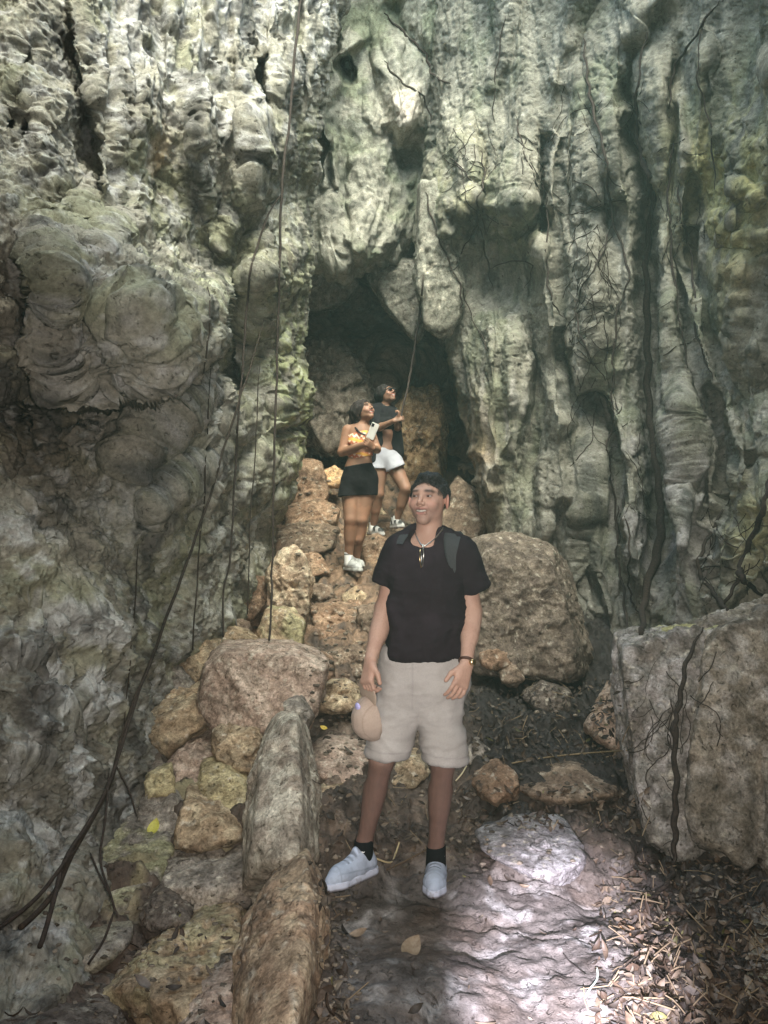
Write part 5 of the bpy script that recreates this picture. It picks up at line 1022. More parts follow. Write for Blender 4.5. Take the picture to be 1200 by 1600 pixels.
def hand(f, w, d, nrm, side, s=1., curl=.5, spread=.0):
    """w wrist, d direction to the knuckles, nrm out of the palm's back, side = +1/-1 which way the thumb leaves"""
    d = np.array(d, float); d /= np.linalg.norm(d); n = np.array(nrm, float); n -= d*(n@d); n /= np.linalg.norm(n); t = np.cross(d, n)*side
    w = np.array(w, float); k0 = .010*s
    for o in (-.024, -.008, .008, .024): f.cone(w+t*o*.55*s, w+d*.085*s+t*o*1.1*s, .017*s, .0125*s, .012*s)
    for i, (o, ln) in enumerate([(.030, .070), (.0105, .078), (-.0095, .073), (-.029, .058)]):
        p = w+d*.085*s+t*o*s; a = 0.; dd = d+t*(o*spread*8)
        for seg, fr, r in ((0, .45, .0092), (1, .31, .0084), (2, .24, .0076)):
            a += curl*(.55 if seg == 0 else .85)*(1+.12*i); v = dd*math.cos(a)-n*math.sin(a); q = p+v*ln*fr*s; f.cone(p, q, r*s, (r-.0008)*s, .003*s); p = q
    p = w+d*.028*s+t*.026*s; v1 = (d*.75+t*.62-n*.25); v1 /= np.linalg.norm(v1); q = p+v1*.042*s; f.cone(p, q, .014*s, .0105*s, .012*s)
    v2 = d*.92+t*.12-n*.4; v2 /= np.linalg.norm(v2); f.cone(q, q+v2*.036*s, .0105*s, .0088*s, .004*s)
def shoe(root, heel, toe, H=.10, s=1., base=(.7, .74, .80), sole=(.78, .78, .82), upv=(0, 0, 1), dark=None, laces=True, w=1.):
    heel = np.array(heel, float); toe = np.array(toe, float); fw = toe-heel; Ln = np.linalg.norm(fw); fw /= Ln; up = np.array(upv, float); up -= fw*(up@fw); up /= np.linalg.norm(up); sd = np.cross(fw, up)
    L = lambda a, b, c: heel+fw*a*Ln+sd*b*s+up*c*s; R = np.stack([fw, sd, up], 1)
    lo = np.minimum(heel, toe)-.09*s; hi = np.maximum(heel, toe)+.09*s; hi[2] += .08*s; h = (.0024 if laces else .004)*s
    f = Field(lo, hi, h)
    f.cone(L(.10, 0, .045), L(.38, 0, .045), .036*s*w, .040*s*w, 0); f.cone(L(.38, 0, .042), L(.74, 0, .034), .042*s*w, .043*s*w, .02*s); f.cone(L(.72, .0, .034), L(.90, 0, .026), .043*s*w, .028*s*w, .02*s)
    f.cone(L(.14, 0, .05), L(.17, 0, H-.008), .036*s, .036*s, .02*s); f.cone(L(.30, 0, .085), L(.56, 0, .056), .030*s, .026*s, .025*s)
    f.cone(L(.34, 0, H-.012), L(.36, 0, H+.004), .018*s, .014*s, .02*s)
    f.cone(L(.20, 0, H-.01), L(.17, 0, H+.06), .030*s, .034*s, .004*s, op='sub'); f.plane(L(0, 0, .012), -up)
    def colf(V, N):
        q = (V-heel)@R; a = q[:, 0]/Ln; b = q[:, 1]/s; c = q[:, 2]/s; C = np.tile(np.array(base, float), (len(V), 1))
        lc = sst(.32, .36, a)*sst(.68, .64, a)*sst(.026, .022, np.abs(b)); C = mixc(C, np.array(base)*.45, lc*sst(.1, .5, np.sin(a*75))*.9); C = mixc(C, np.array(base)*1.35, lc*sst(-.3, -.8, np.sin(a*75))*.8)
        C = mixc(C, np.array(base)*.55, .8*np.exp(-((c-.032-.03*a)/.0035)**2)*sst(.03, .036, np.abs(b))); C = mixc(C, np.array(base)*.6, .7*np.exp(-((a-.80-.6*b*b/.0016*.05)/.012)**2)); C = mixc(C, (.16, .12, .10), .5*sst(.1, .5, fbm(V*30, 4, 44))*sst(.05, .015, c))
        C = mixc(C, np.array(base)*.8, .6*sst(.0, .3, fbm(V*40, 3, 8)))
        if dark is not None: C = mixc(C, dark, sst(.15, .3, np.sin(a*19+c*50+1))*sst(.03, .05, c)*.95)
        return C
    o = field_obj('shoe', f, root, M_SHOE, colf)
    g = Field(lo, hi, h)
    g.cone(L(.08, 0, .012), L(.45, 0, .012), .039*s*w, .042*s*w, 0); g.cone(L(.45, 0, .012), L(.76, 0, .012), .042*s*w, .047*s*w, .01*s); g.cone(L(.76, 0, .012), L(.93, 0, .014), .047*s*w, .030*s*w, .01*s)
    g.plane(L(0, 0, .026), up); g.plane(L(0, 0, -.004), -up)
    so_ = field_obj('sole', g, None, M_SHOE, lambda V, N: mixc(np.tile(np.array(sole, float), (len(V), 1)), (.13, .10, .09), .8*sst(.008, .000, ((V-heel)@R)[:, 2])+.35*sst(.1, .5, fbm(V*40, 3, 4))))
    so_.parent = o; so_.matrix_parent_inverse = Matrix.Identity(4); o.update_tag()
    if laces:
        for i in range(4):
            a = .36+i*.075; z = .098-i*.0105-.004
            me = tube_mesh('lace', cr([L(a, -.024, z-.010), L(a+.012, 0, z+.014), L(a+.03, .024, z-.010)], 4), .0028*s, [M_SHOE], 6); ca = me.color_attributes.new('Col', 'FLOAT_COLOR', 'POINT'); ca.data.foreach_set('color', np.tile(np.array([.62, .66, .76, 1.], np.float32), len(me.vertices)))
            l = link('lace', me, o)
    return o, L
def kids_fix(o, root):      # sub-parts were built in world coordinates
    for ch in o.children: ch.matrix_parent_inverse = Matrix.Translation(-root.location) @ Matrix.Identity(4)

# ------------------------------------------------------------------ the man in front
def man():
    Y0 = 3.13; J = lambda x, y, d=0: P(x, y, Y0+d)
    root = empty('person', J(628, 1398).tolist()); tag(root, 'smiling man in black t-shirt and light grey shorts standing in front on the rock', 'person')
    hc = J(670, 783, .03); R = frame((-.42, -.90, .10), (.03, .02, 1))
    lo = J(540, 1400, -.30); hi = J(765, 735, .22); f = Field([lo[0], Y0-.34, J(600, 1400)[2]-.02], [hi[0], Y0+.26, hi[2]+.03], .004)
    f = Both(f, Field([hc[0]-.13, hc[1]-.16, J(660, 849)[2]], [hc[0]+.13, hc[1]+.15, hc[2]+.14], .0019))
    head(f, hc, R, .99)
    f.cone(hc+R@np.array([0, .022, -.06]), J(668, 852, .05), .054, .062, .02)
    # trunk, kept inside the clothes
    f.cone(J(664, 885, .04), J(660, 1010, .03), .125, .125, .05, sy=1.5); f.cone(J(632, 862, .04), J(706, 864, .04), .045, .045, .05); f.cone(J(645, 1050, .03), J(672, 1050, .03), .12, .12, .05, sy=1.2)
    # arms
    f.cone(J(624, 866, .04), J(602, 950, .06), .050, .042, .02); f.cone(J(602, 950, .06), J(580, 1028, -.10), .043, .027, .02); f.cone(J(600, 965, .04), J(591, 992, -.02), .041, .036, .02)
    f.cone(J(724, 866, .04), J(737, 955, .02), .050, .041, .02); f.cone(J(737, 955, .02), J(729, 1034, -.12), .041, .026, .02); f.cone(J(737, 970, .0), J(734, 996, -.05), .040, .034, .02)
    hand(f, J(579, 1032, -.11), J(574, 1060, -.14)-J(579, 1032, -.11), (-.75, -.6, 0), -1, 1.0, curl=1.0)
    hand(f, J(729, 1038, -.13), J(718, 1075, -.17)-J(729, 1038, -.13), (.45, -.85, 0), 1, 1.0, curl=.42, spread=.4)
    # legs
    for (hx, kx, ky, ax, ay, kd, ad) in ((628, 595, 1190, 569, 1318, -.02, -.01), (688, 691, 1192, 681, 1326, -.02, .02)):
        f.cone(J(hx, 1080, .03), J(kx+1, ky, kd), .078, .050, .03); f.cone(J(kx+1, ky, kd), J(ax, ay, ad), .050, .032, .02)
        m = J(kx+(ax-kx)*.32, ky+(ay-ky)*.32, kd+.03); m2 = J(kx+(ax-kx)*.55, ky+(ay-ky)*.55, kd+.02); f.cone(m, m2, .052, .040, .02); f.cone(J(ax, ay, ad), J(ax, ay+22, ad), .032, .032, .02)
    f.cone(J(567, 1345, -.0), J(558, 1364, -.03), .030, .020, .02); f.cone(J(680, 1352, .02), J(680, 1372, -.01), .030, .020, .02)
    knee = J(640, 1185)[2]
    def colf(V, N):
        C = np.tile(np.array([.50, .31, .235]), (len(V), 1)); C = mixc(C, (.42, .24, .18), .5*sst(-.1, .4, fbm(V*14, 3, 3)))
        hr = sst(.05, .45, fbm(V*np.array([160, 160, 45]), 3, 5)); lg = sst(knee+.05, knee-.02, V[:, 2]); C = mixc(C, (.15, .085, .068), lg*.9); C = mixc(C, (.10, .065, .055), lg*.3*sst(-.3, .4, fbm(V*np.array([60, 60, 20]), 3, 5)))  # lower legs coloured darker, standing for both hair and shade
        ar = sst(1.32, 1.22, V[:, 2])*(1-lg); C = mixc(C, (.14, .08, .06), ar*hr*.12)
        C = face_paint(V, C, hc, R, 1., stubble=.5); q = (V-hc)@R
        nz = .006*fbm(V*90, 2, 61); C = mixc(C, (.035, .025, .022), .85*sst(.050, .062, np.abs(q[:, 0])+nz)*sst(.012, .024, q[:, 2]+nz)*sst(-.075, -.055, q[:, 1]+nz)); C = mixc(C, (.035, .025, .022), .9*sst(.062, .074, q[:, 2]+nz+.35*np.abs(q[:, 0])))
        C = mixc(C, (.62, .26, .20), .5*sst(.070, .080, np.abs(q[:, 0]))*sst(.06, .03, np.abs(q[:, 2])))
        return C
    body = field_obj('body', f.parts(), root, M_SKIN, colf)
    face_bits(root, hc, R, 1.0)
    # hair
    L = lambda x, y, z: hc+R@np.array([x, y, z]); g = Field(hc-.14, hc+.14, .0028)
    g.ell(L(0, .020, .032), (.0755, .096, .0790), R, 0); g.ell(L(.010, -.030, .096), (.046, .040, .016), R, .02)
    g.plane(L(0, -.060, .066), -(R@np.array([0, .8, 1.]))*1.0); g.plane(L(0, -.015, .02), -(R@np.array([0, 1., .25]))) if False else None
    g.ell(L(0, -.120, .0), (.066, .098, .098), R, .004, 'sub'); g.ell(L(.040, -.085, .070), (.020, .030, .022), R, .004, 'sub'); g.ell(L(-.040, -.085, .070), (.020, .030, .022), R, .004, 'sub'); 
    for q in (-1, 1): g.ell(L(q*.088, .006, -.008), (.026, .032, .046), R, .006, 'sub')
    k = Field(hc-.14, hc+.14, .0028); k.ell(L(0, .034, .014), (.0735, .076, .078), R, 0); k.ell(L(0, -.10, -.02), (.1, .128, .15), R, .0, 'sub'); k.plane(L(0, 0, -.012), -(R@np.array([0, 0, 1.])))
    for q in (-1, 1): k.ell(L(q*.088, .006, -.008), (.026, .032, .044), R, .004, 'sub')
    sb = Field(hc-.14, hc+.14, .0028)
    for q in (-1, 1): sb.cone(L(q*.062, -.020, .055), L(q*.068, -.012, .020), .010, .005, 0)
    g.d = np.minimum(np.minimum(g.d, k.d), sb.d)
    fray(g, .006, (70, 110, 60))
    field_obj('hair', g, root, M_HAIR, lambda V, N: mixc(np.tile(np.array([.010, .008, .008]), (len(V), 1)), (.05, .045, .045), .6*sst(.1, .6, fbm(V*np.array([40, 60, 30]), 3, 6))), lambda V, N: .006*ridged(V*np.array([50, 60, 40]), 3, 12)-.001)
    # shirt
    s = Field([lo[0]-.0, Y0-.30, 0.95], [J(775, 900)[0], Y0+.30, J(660, 815)[2]], .005)
    s.cone(J(663, 888, .04), J(659, 1016, .02), .162, .172, 0, sy=1.42); s.cone(J(640, 862, .045), J(700, 864, .045), .078, .078, .07, sy=1.1); s.cone(J(655, 840, .05), J(682, 840, .05), .05, .05, .05)
    s.cone(J(627, 863, .04), J(603, 914, .05), .069, .057, .03); s.cone(J(720, 863, .04), J(741, 918, .04), .069, .060, .03)
    s.plane(J(660, 1022), (.0, 0, -1)); a, b = J(601, 916), J(744, 922); s_l = J(624, 866)-J(600, 916)
    # cut the sleeves square to the arm
    g3 = [(s.lo[i]+s.h*np.arange(s.n[i])).astype(np.float32) for i in range(3)]; X, Z = g3[0][:, None, None], g3[2][None, None, :]
    dl = (X-a[0])*(-.43)+(Z-a[2])*(-.90); dr = (X-b[0])*.42+(Z-b[2])*(-.90)
    s.d = np.where((X < J(613, 900)[0]+0*Z), np.maximum(s.d, dl), s.d); s.d = np.where((X > J(722, 900)[0]+0*Z), np.maximum(s.d, dr), s.d)
    s.cone(hc+R@np.array([0, .0, -.06]), J(660, 838, -.03), .05, .060, .008, op='sub'); s.d = s.d.astype(np.float32)
    def shd(V, N):
        z = V[:, 2]; return .012*ridged(V*np.array([4, 4, 7])+.7*fbm(V*3, 2, 3)[:, None], 3, 14)*sst(1.5, 1.2, z)+.005*fbm(V*9, 3, 15)+.007*ridged(V*np.array([9, 5, 5])+.5*fbm(V*4, 2, 9)[:, None], 2, 16)
    sh = field_obj('t_shirt', s, root, M_CLOTH, lambda V, N: mixc(np.tile(np.array([.022, .014, .018]), (len(V), 1)), (.03, .02, .026), sst(-.2, .3, fbm(V*5, 3, 17))), shd)
    # shorts
    p = Field([lo[0]+.02, Y0-.30, J(600, 1195)[2]], [J(745, 1000)[0], Y0+.28, J(660, 1008)[2]], .005)
    p.cone(J(648, 1030, .03), J(672, 1030, .03), .139, .139, 0, sy=1.25); p.cone(J(645, 1062, .03), J(678, 1062, .03), .142, .142, .04, sy=1.2)
    p.cone(J(629, 1085, .02), J(602, 1186, .0), .094, .084, .03); p.cone(J(682, 1085, .02), J(697, 1190, .0), .094, .087, .03); p.plane(J(655, 1183), (-.08, 0, -1)); p.plane(J(655, 1012, 0), (0, 0, 1))
    for (x0, x1) in ((604, 603), (697, 697)): p.cone(J(x0, 1188, -.005), J(x1, 1218, -.005), .058, .064, .004, op='sub')
    def sd(V, N):
        return .008*ridged(V*np.array([3.2, 3, 9])+.7*fbm(V*3, 2, 23)[:, None], 3, 24)+.003*ridged(V*np.array([7, 6, 16])+.4*fbm(V*5, 2, 29)[:, None], 2, 30)+.003*fbm(V*16, 3, 25)+.010*np.exp(-((V[:, 0]-J(645, 1080)[0]-.02)/.012)**2)*0
    hz = J(655, 1178)[2]
    def sc(V, N):
        C = mixc(np.tile(np.array([.47, .44, .42]), (len(V), 1)), (.42, .39, .37), sst(-.2, .4, fbm(V*8, 3, 27)))
        z = V[:, 2]+.08*(V[:, 0]-J(655, 1100)[0]); return mixc(C, (.30, .27, .27), np.exp(-((z-hz-.018)/.0028)**2)*.55+.5*np.exp(-((V[:, 0]-J(643, 1100)[0])/.003)**2)*sst(J(643, 1110)[2], J(643, 1090)[2], V[:, 2]))
    shorts = field_obj('shorts', p, root, M_CLOTH, sc, sd)
    # pocket seams
    for (x0, y0, x1, y1) in ((607, 1024, 600, 1060), (706, 1026, 719, 1064)):
        pts = [J(x0+(x1-x0)*t, y0+(y1-y0)*t, 0) for t in np.linspace(0, 1, 6)]
        pts = [q+np.array([0, -.0, 0]) for q in pts]
        # lie on the cloth: march forward along the field
        out = []
        for q in pts:
            yy = np.arange(Y0-.28, Y0+.2, .004); ii = ((np.array([q[0], 0, q[2]])-p.lo)/p.h).astype(int); jj = ((yy-p.lo[1])/p.h).astype(int); col = p.d[np.clip(ii[0], 0, p.n[0]-1), np.clip(jj, 0, p.n[1]-1), np.clip(ii[2], 0, p.n[2]-1)]
            k_ = np.argmax(col < 0); out.append((q[0], yy[k_]-.006, q[2]))
        me = tube_mesh('pocket_seam', out, .003, [M_CLOTH], 5); ca = me.color_attributes.new('Col', 'FLOAT_COLOR', 'POINT'); ca.data.foreach_set('color', np.tile(np.array([.3, .28, .28, 1.], np.float32), len(me.vertices)))
        o = link('pocket', me, shorts)
    # socks and shoes
    for (x0, y0, x1, y1, d0, sx) in ((568, 1311, 567, 1345, -.008, 570), (681, 1321, 681, 1352, .02, 690)):
        k = Field(J(x0, y1, d0)-.08, J(x0, y0, d0)+.07, .004); k.cone(J(x0+1, y0-8, d0-.004), J(x1, y1, d0), .0385, .043, 0); k.plane(J(x0, y0, d0), (-.1, 0, 1))
        sk = field_obj('sock', k, root, M_CLOTH, base=(.012, .012, .013))
        c0 = J(sx, 1330 if x0 < 600 else 1341, d0-.041 if x0 < 600 else d0-.030); sw = [c0+np.array([-.014, .004, .006]), c0+np.array([-.010, 0, -.004]), c0+np.array([-.002, 0, -.003]), c0+np.array([.014, .006, .006])]
        link('swoosh_mark', tube_mesh('swoosh_mark', cr(sw, 4), [.001, .0018, .0026, .0032, .0034, .0034, .003, .0026, .0022, .0018, .0014, .001, .0006], [M_WHITE], 6), sk)
    shoe(root, J(583, 1362, .02), J(511, 1392, -.17), H=.105, s=1.0, upv=(-.05, .1, 1), base=(.42, .47, .58), sole=(.55, .58, .70))
    shoe(root, J(684, 1372, .08), J(677, 1402, -.16), H=.10, s=1.0, upv=(0, .12, 1), base=(.42, .47, .58), sole=(.55, .58, .70))
    # watch
    w0 = J(729, 1033, -.12); ax = J(729, 1034, -.12)-J(734, 996, -.05); ax /= np.linalg.norm(ax); u = np.cross(ax, (0, 1, 0)); u /= np.linalg.norm(u); v_ = np.cross(ax, u)
    ring = [w0+(u*math.cos(t)+v_*math.sin(t))*.0285 for t in np.linspace(0, 2*math.pi, 24, endpoint=False)]
    wm = tube_mesh('watch', [r_+ax*.0 for r_ in ring], .0065, [mat('brown_leather', base=(.07, .03, .02), rough=.5)], 8, True); wt = child('watch', wm, root)
    me = tube_mesh('watch_case', [w0+np.array([.018, -.022, 0]), w0+np.array([.024, -.034, 0])], [.014, .013], [M_GOLD], 14); link('watch_case', me, wt)
    # necklace
    pts = [J(649, 829, .02), J(650, 836, -.05), J(655, 846, -.10), J(661, 853, -.13), J(670, 849, -.125), J(681, 840, -.08), J(691, 827, -.01), J(693, 822, .05)]
    nk = child('necklace', tube_mesh('necklace', cr(pts, 6), .0024, [M_METAL], 6), root)
    # glasses hung on the necklace
    gl = empty('glasses', J(661, 852, -.14).tolist()); tag(gl, 'slim folded glasses hanging from the necklace of the man in front', 'glasses')
    a0 = J(660.5, 850, -.15); dn = np.array([-.004, 0, -1.]); 
    child('temple', tube_mesh('temple', [a0, a0+dn*.045+np.array([.004, -.004, 0]), a0+dn*.092+np.array([-.002, -.006, 0])], .0026, [M_METAL], 6), gl)
    child('temple', tube_mesh('temple', [a0+np.array([-.010, 0, -.02]), a0+dn*.06+np.array([-.012, -.004, 0]), a0+dn*.095+np.array([-.006, -.006, 0])], .0024, [M_GOLD], 6), gl)
    e = Field(a0+np.array([-.03, -.03, -.11]), a0+np.array([.02, .03, -.01]), .002); e.ell(a0+np.array([-.005, .004, -.062]), (.008, .004, .026), None, 0); child('lens', mesh_np('lens', *e.mesh(), mats=[M_BLACKP]), gl)
    # backpack
    bp = empty('backpack', J(668, 1000, .28).tolist()); tag(bp, 'dark backpack with grey shoulder straps worn by the man in front', 'backpack')
    b = Field([J(615, 1000)[0]-.03, Y0+.14, 1.0], [J(722, 1000)[0]+.03, Y0+.46, J(660, 835)[2]+.04], .008); b.cone(J(650, 880, .28), J(650, 985, .28), .11, .13, 0, sy=1.1); b.cone(J(682, 880, .28), J(682, 985, .28), .11, .13, .04, sy=1.1); b.plane((0, Y0+.15, 0), (0, -1, 0))
    field_obj('bag', b, bp, M_CLOTH, base=(.05, .05, .055))
    def onshirt(x, y, off=.006):
        q = J(x, y, -.1); yy = np.arange(Y0-.28, Y0+.25, .002); ii = ((np.array([q[0], 0, q[2]])-s.lo)/s.h).astype(int)
        if not (0 <= ii[0] < s.n[0] and 0 <= ii[2] < s.n[2]): return J(x, y, .1)
        jj = ((yy-s.lo[1])/s.h).astype(int); col = s.d[ii[0], np.clip(jj, 0, s.n[1]-1), ii[2]]
        if not (col < 0).any(): return J(x, y, .1)
        return np.array([q[0], yy[np.argmax(col < 0)]-off, q[2]])
    for rows in ([(700, 722, 829), (697, 724, 834), (695, 723, 840), (695, 720, 848), (695.5, 717, 858), (697, 714.5, 868), (700, 714, 878), (704, 714, 888), (708, 715, 898)], [(628, 640, 832), (624, 638, 837), (621, 634, 843), (620, 630, 850)]):
        V = []; 
        for i, (xa, xb, y) in enumerate(rows):
            for t in np.linspace(0, 1, 6):
                qq = onshirt(xa+(xb-xa)*t, y, .019)
                if i == 0: qq = onshirt(xa+(xb-xa)*t, rows[1][2], .019)+np.array([0, .05, .012])
                V.append(qq)
        V = np.array(V); n = len(rows); V2 = V+np.array([0, .020, -.004]); F1 = grid_faces(n, 6); o_ = len(V); F2 = F1[:, ::-1]+o_
        rim = [i*6 for i in range(n)]+[(n-1)*6+j for j in range(1, 6)]+[i*6+5 for i in range(n-2, -1, -1)]+[j for j in range(4, 0, -1)]
        F3 = np.array([(rim[i], rim[(i+1) % len(rim)], rim[(i+1) % len(rim)]+o_, rim[i]+o_) for i in range(len(rim))])
        child('strap', mesh_np('strap', np.vstack([V, V2]), np.vstack([F1, F2, F3]), mats=[M_WEB]), bp)
    # the cap in his hand
    cp = empty('cap', J(568, 1110, -.06).tolist()); tag(cp, 'beige cap with a pale violet spot, dangling from the hand of the man in front', 'cap')
    cc = J(583, 1120, -.07); zd = np.array([-.84, -.50, -.22]); zd /= np.linalg.norm(zd); yd = np.array([-.12, .10, -1.]); yd -= zd*(yd@zd); yd /= np.linalg.norm(yd); Rc = np.stack([np.cross(yd, zd), yd, zd], 1)
    e = Field(cc-.16, cc+.16, .004); e.ell(cc, (.076, .098, .096), Rc, 0); e.ell(cc-zd*.006, (.071, .093, .091), Rc, .003, 'sub'); e.plane(cc+zd*.004, -zd)
    field_obj('crown', e, cp, M_CLOTH, lambda V, N: mixc(np.tile(np.array([.52, .41, .34]), (len(V), 1)), (.36, .27, .22), .6*np.exp(-(((V-cc)@Rc)[:, 0]/.0025)**2)+.5*np.exp(-((np.abs(((V-cc)@Rc)[:, 0])-.045)/.0025)**2)), lambda V, N: .004*fbm(V*14, 3, 6))
    e = Field(cc-.24, cc+.24, .004); bc = cc-yd*.112+zd*.012; e.ell(bc, (.068, .066, .009), Rc, 0); e.ell(cc, (.074, .096, .094), Rc, .002, 'sub')
    field_obj('brim', e, cp, M_CLOTH, lambda V, N: np.tile(np.array([.50, .39, .31]), (len(V), 1)), lambda V, N: .003*fbm(V*12, 3, 8))
    sp = cc-yd*.066+zd*.064; e = Field(sp-.04, sp+.04, .002); e.ell(sp, (.018, .020, .009), Rc, 0); child('violet_spot', mesh_np('violet_spot', *e.mesh(), mats=[mat('pale_violet', base=(.55, .52, .9), rough=.4)]), cp)  # small pale violet spot on the front of the crown
man()

# ------------------------------------------------------------------ woman in the crop top
def woman_phone():
    Y0 = 6.85; J = lambda x, y, d=0: P(x, y, Y0+d); SK = (.24, .13, .082)
    root = empty('person', J(550, 893).tolist()); tag(root, 'woman in patterned crop top and black shorts on the steps, looking up', 'person')
    hc = J(569.5, 643, 0); R = frame((.62, -.66, .42), (-.30, .25, .92))
    f = Field([J(524, 700)[0], Y0-.40, J(550, 897)[2]-.02], [J(596, 700)[0], Y0+.30, J(600, 620)[2]+.02], .006)
    f = Both(f, Field([hc[0]-.13, hc[1]-.16, J(660, 664)[2]], [hc[0]+.13, hc[1]+.15, hc[2]+.14], .003))
    head(f, hc, R, .98, ear=False)
    f.cone(hc+R@np.array([0, .02, -.06]), J(564, 672, .02), .046, .05, .02); f.cone(J(546, 671, .03), J(577, 673, 0), .045, .042, .05)
    f.cone(J(562, 682, .01), J(563, 700, 0), .115, .108, .05, sy=1.35); f.cone(J(563, 700, 0), J(562, 722, .0), .105, .11, .05, sy=1.3); f.cone(J(560, 735, .02), J(564, 750, .02), .13, .14, .05, sy=1.1)
    for q in (553, 572): f.ell(J(q+1, 691, -.07), (.058, .055, .056), None, .03)
    f.cone(J(543, 672, .02), J(535, 706, 0), .050, .043, .02); f.cone(J(535, 706, 0), J(571, 694, -.2), .044, .028, .02)
    hand(f, J(572, 693, -.205), J(578, 687, -.23)-J(572, 693, -.205), (-.3, -.6, -.6), -1, .92, curl=.8)
    f.cone(J(579, 674, .02), J(589, 702, -.02), .044, .038, .02); f.cone(J(589, 702, -.02), J(583, 700, -.22), .036, .026, .02); hand(f, J(583, 700, -.22), (-.3, -.3, .25), (0, -1, 0), 1, .9, curl=1.0)
    for (hx, kx, ky, ax, ay, kd, ad) in ((549, 548, 812, 545, 872, -.06, -.0), (573, 565, 812, 556, 874, -.02, .12)):
        f.cone(J(hx, 762, .02), J(kx, ky, kd), .100, .060, .03); f.cone(J(kx, ky, kd), J(ax, ay, ad), .058, .036, .02); f.cone(J(kx+(ax-kx)*.25, ky+15, kd+.04), J(kx+(ax-kx)*.5, ky+30, kd+.03), .058, .046, .03); f.cone(J(ax, ay, ad), J(ax+.5, ay+8, ad), .032, .030, .02)
    def colf(V, N):
        C = np.tile(np.array(SK), (len(V), 1)); C = mixc(C, (.36, .18, .11), .5*sst(-.1, .4, fbm(V*9, 3, 3))); return face_paint(V, C, hc, R, .98, lip=(.45, .13, .12))
    field_obj('body', f.parts(), root, M_SKIN, colf); face_bits(root, hc, R, .98, eyes=False)
    L = lambda x, y, z: hc+R@(np.array([x, y, z])*.98); g = Field(hc-np.array([.22, .2, .32]), hc+.19, .005)
    g.ell(L(0, .028, .030), (.088, .100, .092), R, 0); g.cone(L(-.02, .07, .02), J(556, 660, .06), .075, .055, .04); g.cone(J(556, 660, .07), J(556, 690, .10), .055, .045, .04); g.cone(L(-.07, .01, .03), J(558, 664, -.0), .022, .016, .03)
    g.ell(L(0, -.10, -.03), (.072, .085, .10), R, .01, 'sub')
    fray(g, .010, (40, 40, 12))
    field_obj('hair', g, root, M_HAIR2, lambda V, N: mixc(np.tile(np.array([.018, .013, .012]), (len(V), 1)), (.07, .05, .04), .5*sst(.1, .5, fbm(V*np.array([50, 50, 8]), 3, 6))), lambda V, N: .006*ridged(V*np.array([30, 30, 5]), 3, 12))
    # crop top
    t = Field([J(538, 700)[0], Y0-.3, J(560, 724)[2]], [J(592, 700)[0], Y0+.25, J(560, 672)[2]], .006); t.cone(J(562, 682, .01), J(563, 714, 0), .121, .116, 0, sy=1.31)
    for q in (553, 572): t.ell(J(q+1, 691, -.072), (.061, .059, .059), None, .03)
    t.plane(J(562, 676), (-.25, 0, 1)); t.plane(J(562, 717), (.25, 0, -1))
    def tc(V, N):
        z = (V[:, 2]+.25*V[:, 0])*115; zz = np.sin(z+2.2*np.abs(((V[:, 0]*22) % 1)-.5)*3)
        C = np.tile(np.array([.50, .16, .09]), (len(V), 1)); C = mixc(C, (.75, .60, .45), sst(.1, .5, zz)); return mixc(C, (.65, .35, .08), sst(.5, .9, np.sin(z*.5+1)))
    top = field_obj('crop_top', t, root, M_CLOTH, tc, lambda V, N: .003*fbm(V*12, 3, 15))
    child('neck_strap', tube_mesh('neck_strap', cr([J(553, 664, .05), J(554, 667, -.03), J(562, 676, -.10), J(572, 680, -.12)], 5), .010, [M_BLACKP], 6), root)
    p = Field([J(522, 760)[0], Y0-.3, J(560, 782)[2]], [J(592, 760)[0], Y0+.32, J(560, 722)[2]], .006); p.cone(J(560, 730, .01), J(562, 750, .02), .138, .156, 0, sy=1.08)
    p.cone(J(551, 752, .02), J(545, 778, -.01), .112, .106, .04); p.cone(J(571, 748, .03), J(573, 776, .01), .122, .104, .04); p.plane(J(560, 727), (-.16, 0, 1)); p.plane(J(556, 775), (.04, 0, -1))
    field_obj('shorts', p, root, M_CLOTH, dispf=lambda V, N: .006*fbm(V*9, 3, 16), base=(.012, .011, .012))
    for (x, y, d) in ((545, 868, -.005), (556, 870, .115)):
        k = Field(J(x, y+12, d)-.08, J(x, y-6, d)+.07, .004); k.cone(J(x-.5, y-8, d), J(x, y+12, d), .040, .042, 0); k.plane(J(x, y-5, d), (0, 0, 1)); z0 = J(x, y-2, d)[2]
        field_obj('sock', k, root, M_CLOTH, lambda V, N: mixc(np.tile(np.array([.75, .74, .72]), (len(V), 1)), (.05, .04, .05), np.exp(-((V[:, 2]-z0)/.006)**2)))
    shoe(root, J(541, 890, .06), J(564, 893, -.16), H=.12, s=1.0, base=(.38, .38, .37), sole=(.42, .42, .40), laces=False); shoe(root, J(555, 889, .19), J(566, 886, .0), H=.11, s=.92, base=(.38, .38, .37), sole=(.42, .42, .40), laces=False)
    # phone
    ph = empty('phone', J(581, 684, -.25).tolist()); tag(ph, 'silver phone held up by the woman in the crop top', 'phone')
    Rp = frame((-.25, -.95, -.1), (.40, -.15, .9)); c = J(582.5, 673.5, -.27); bm = bmesh.new(); bmesh.ops.create_cube(bm, size=1); bmesh.ops.scale(bm, vec=(.072, .009, .15), verts=bm.verts); bmesh.ops.bevel(bm, geom=bm.edges[:], offset=.0035, segments=2, affect='EDGES')
    me = bpy.data.meshes.new('phone_case'); me.from_pydata([(c+Rp@np.array(v.co)).tolist() for v in bm.verts], [], [[v.index for v in q.verts] for q in bm.faces]); bm.free(); me.materials.append(mat('phone_back', base=(.62, .60, .56), rough=.3)); child('phone_case', me, ph)
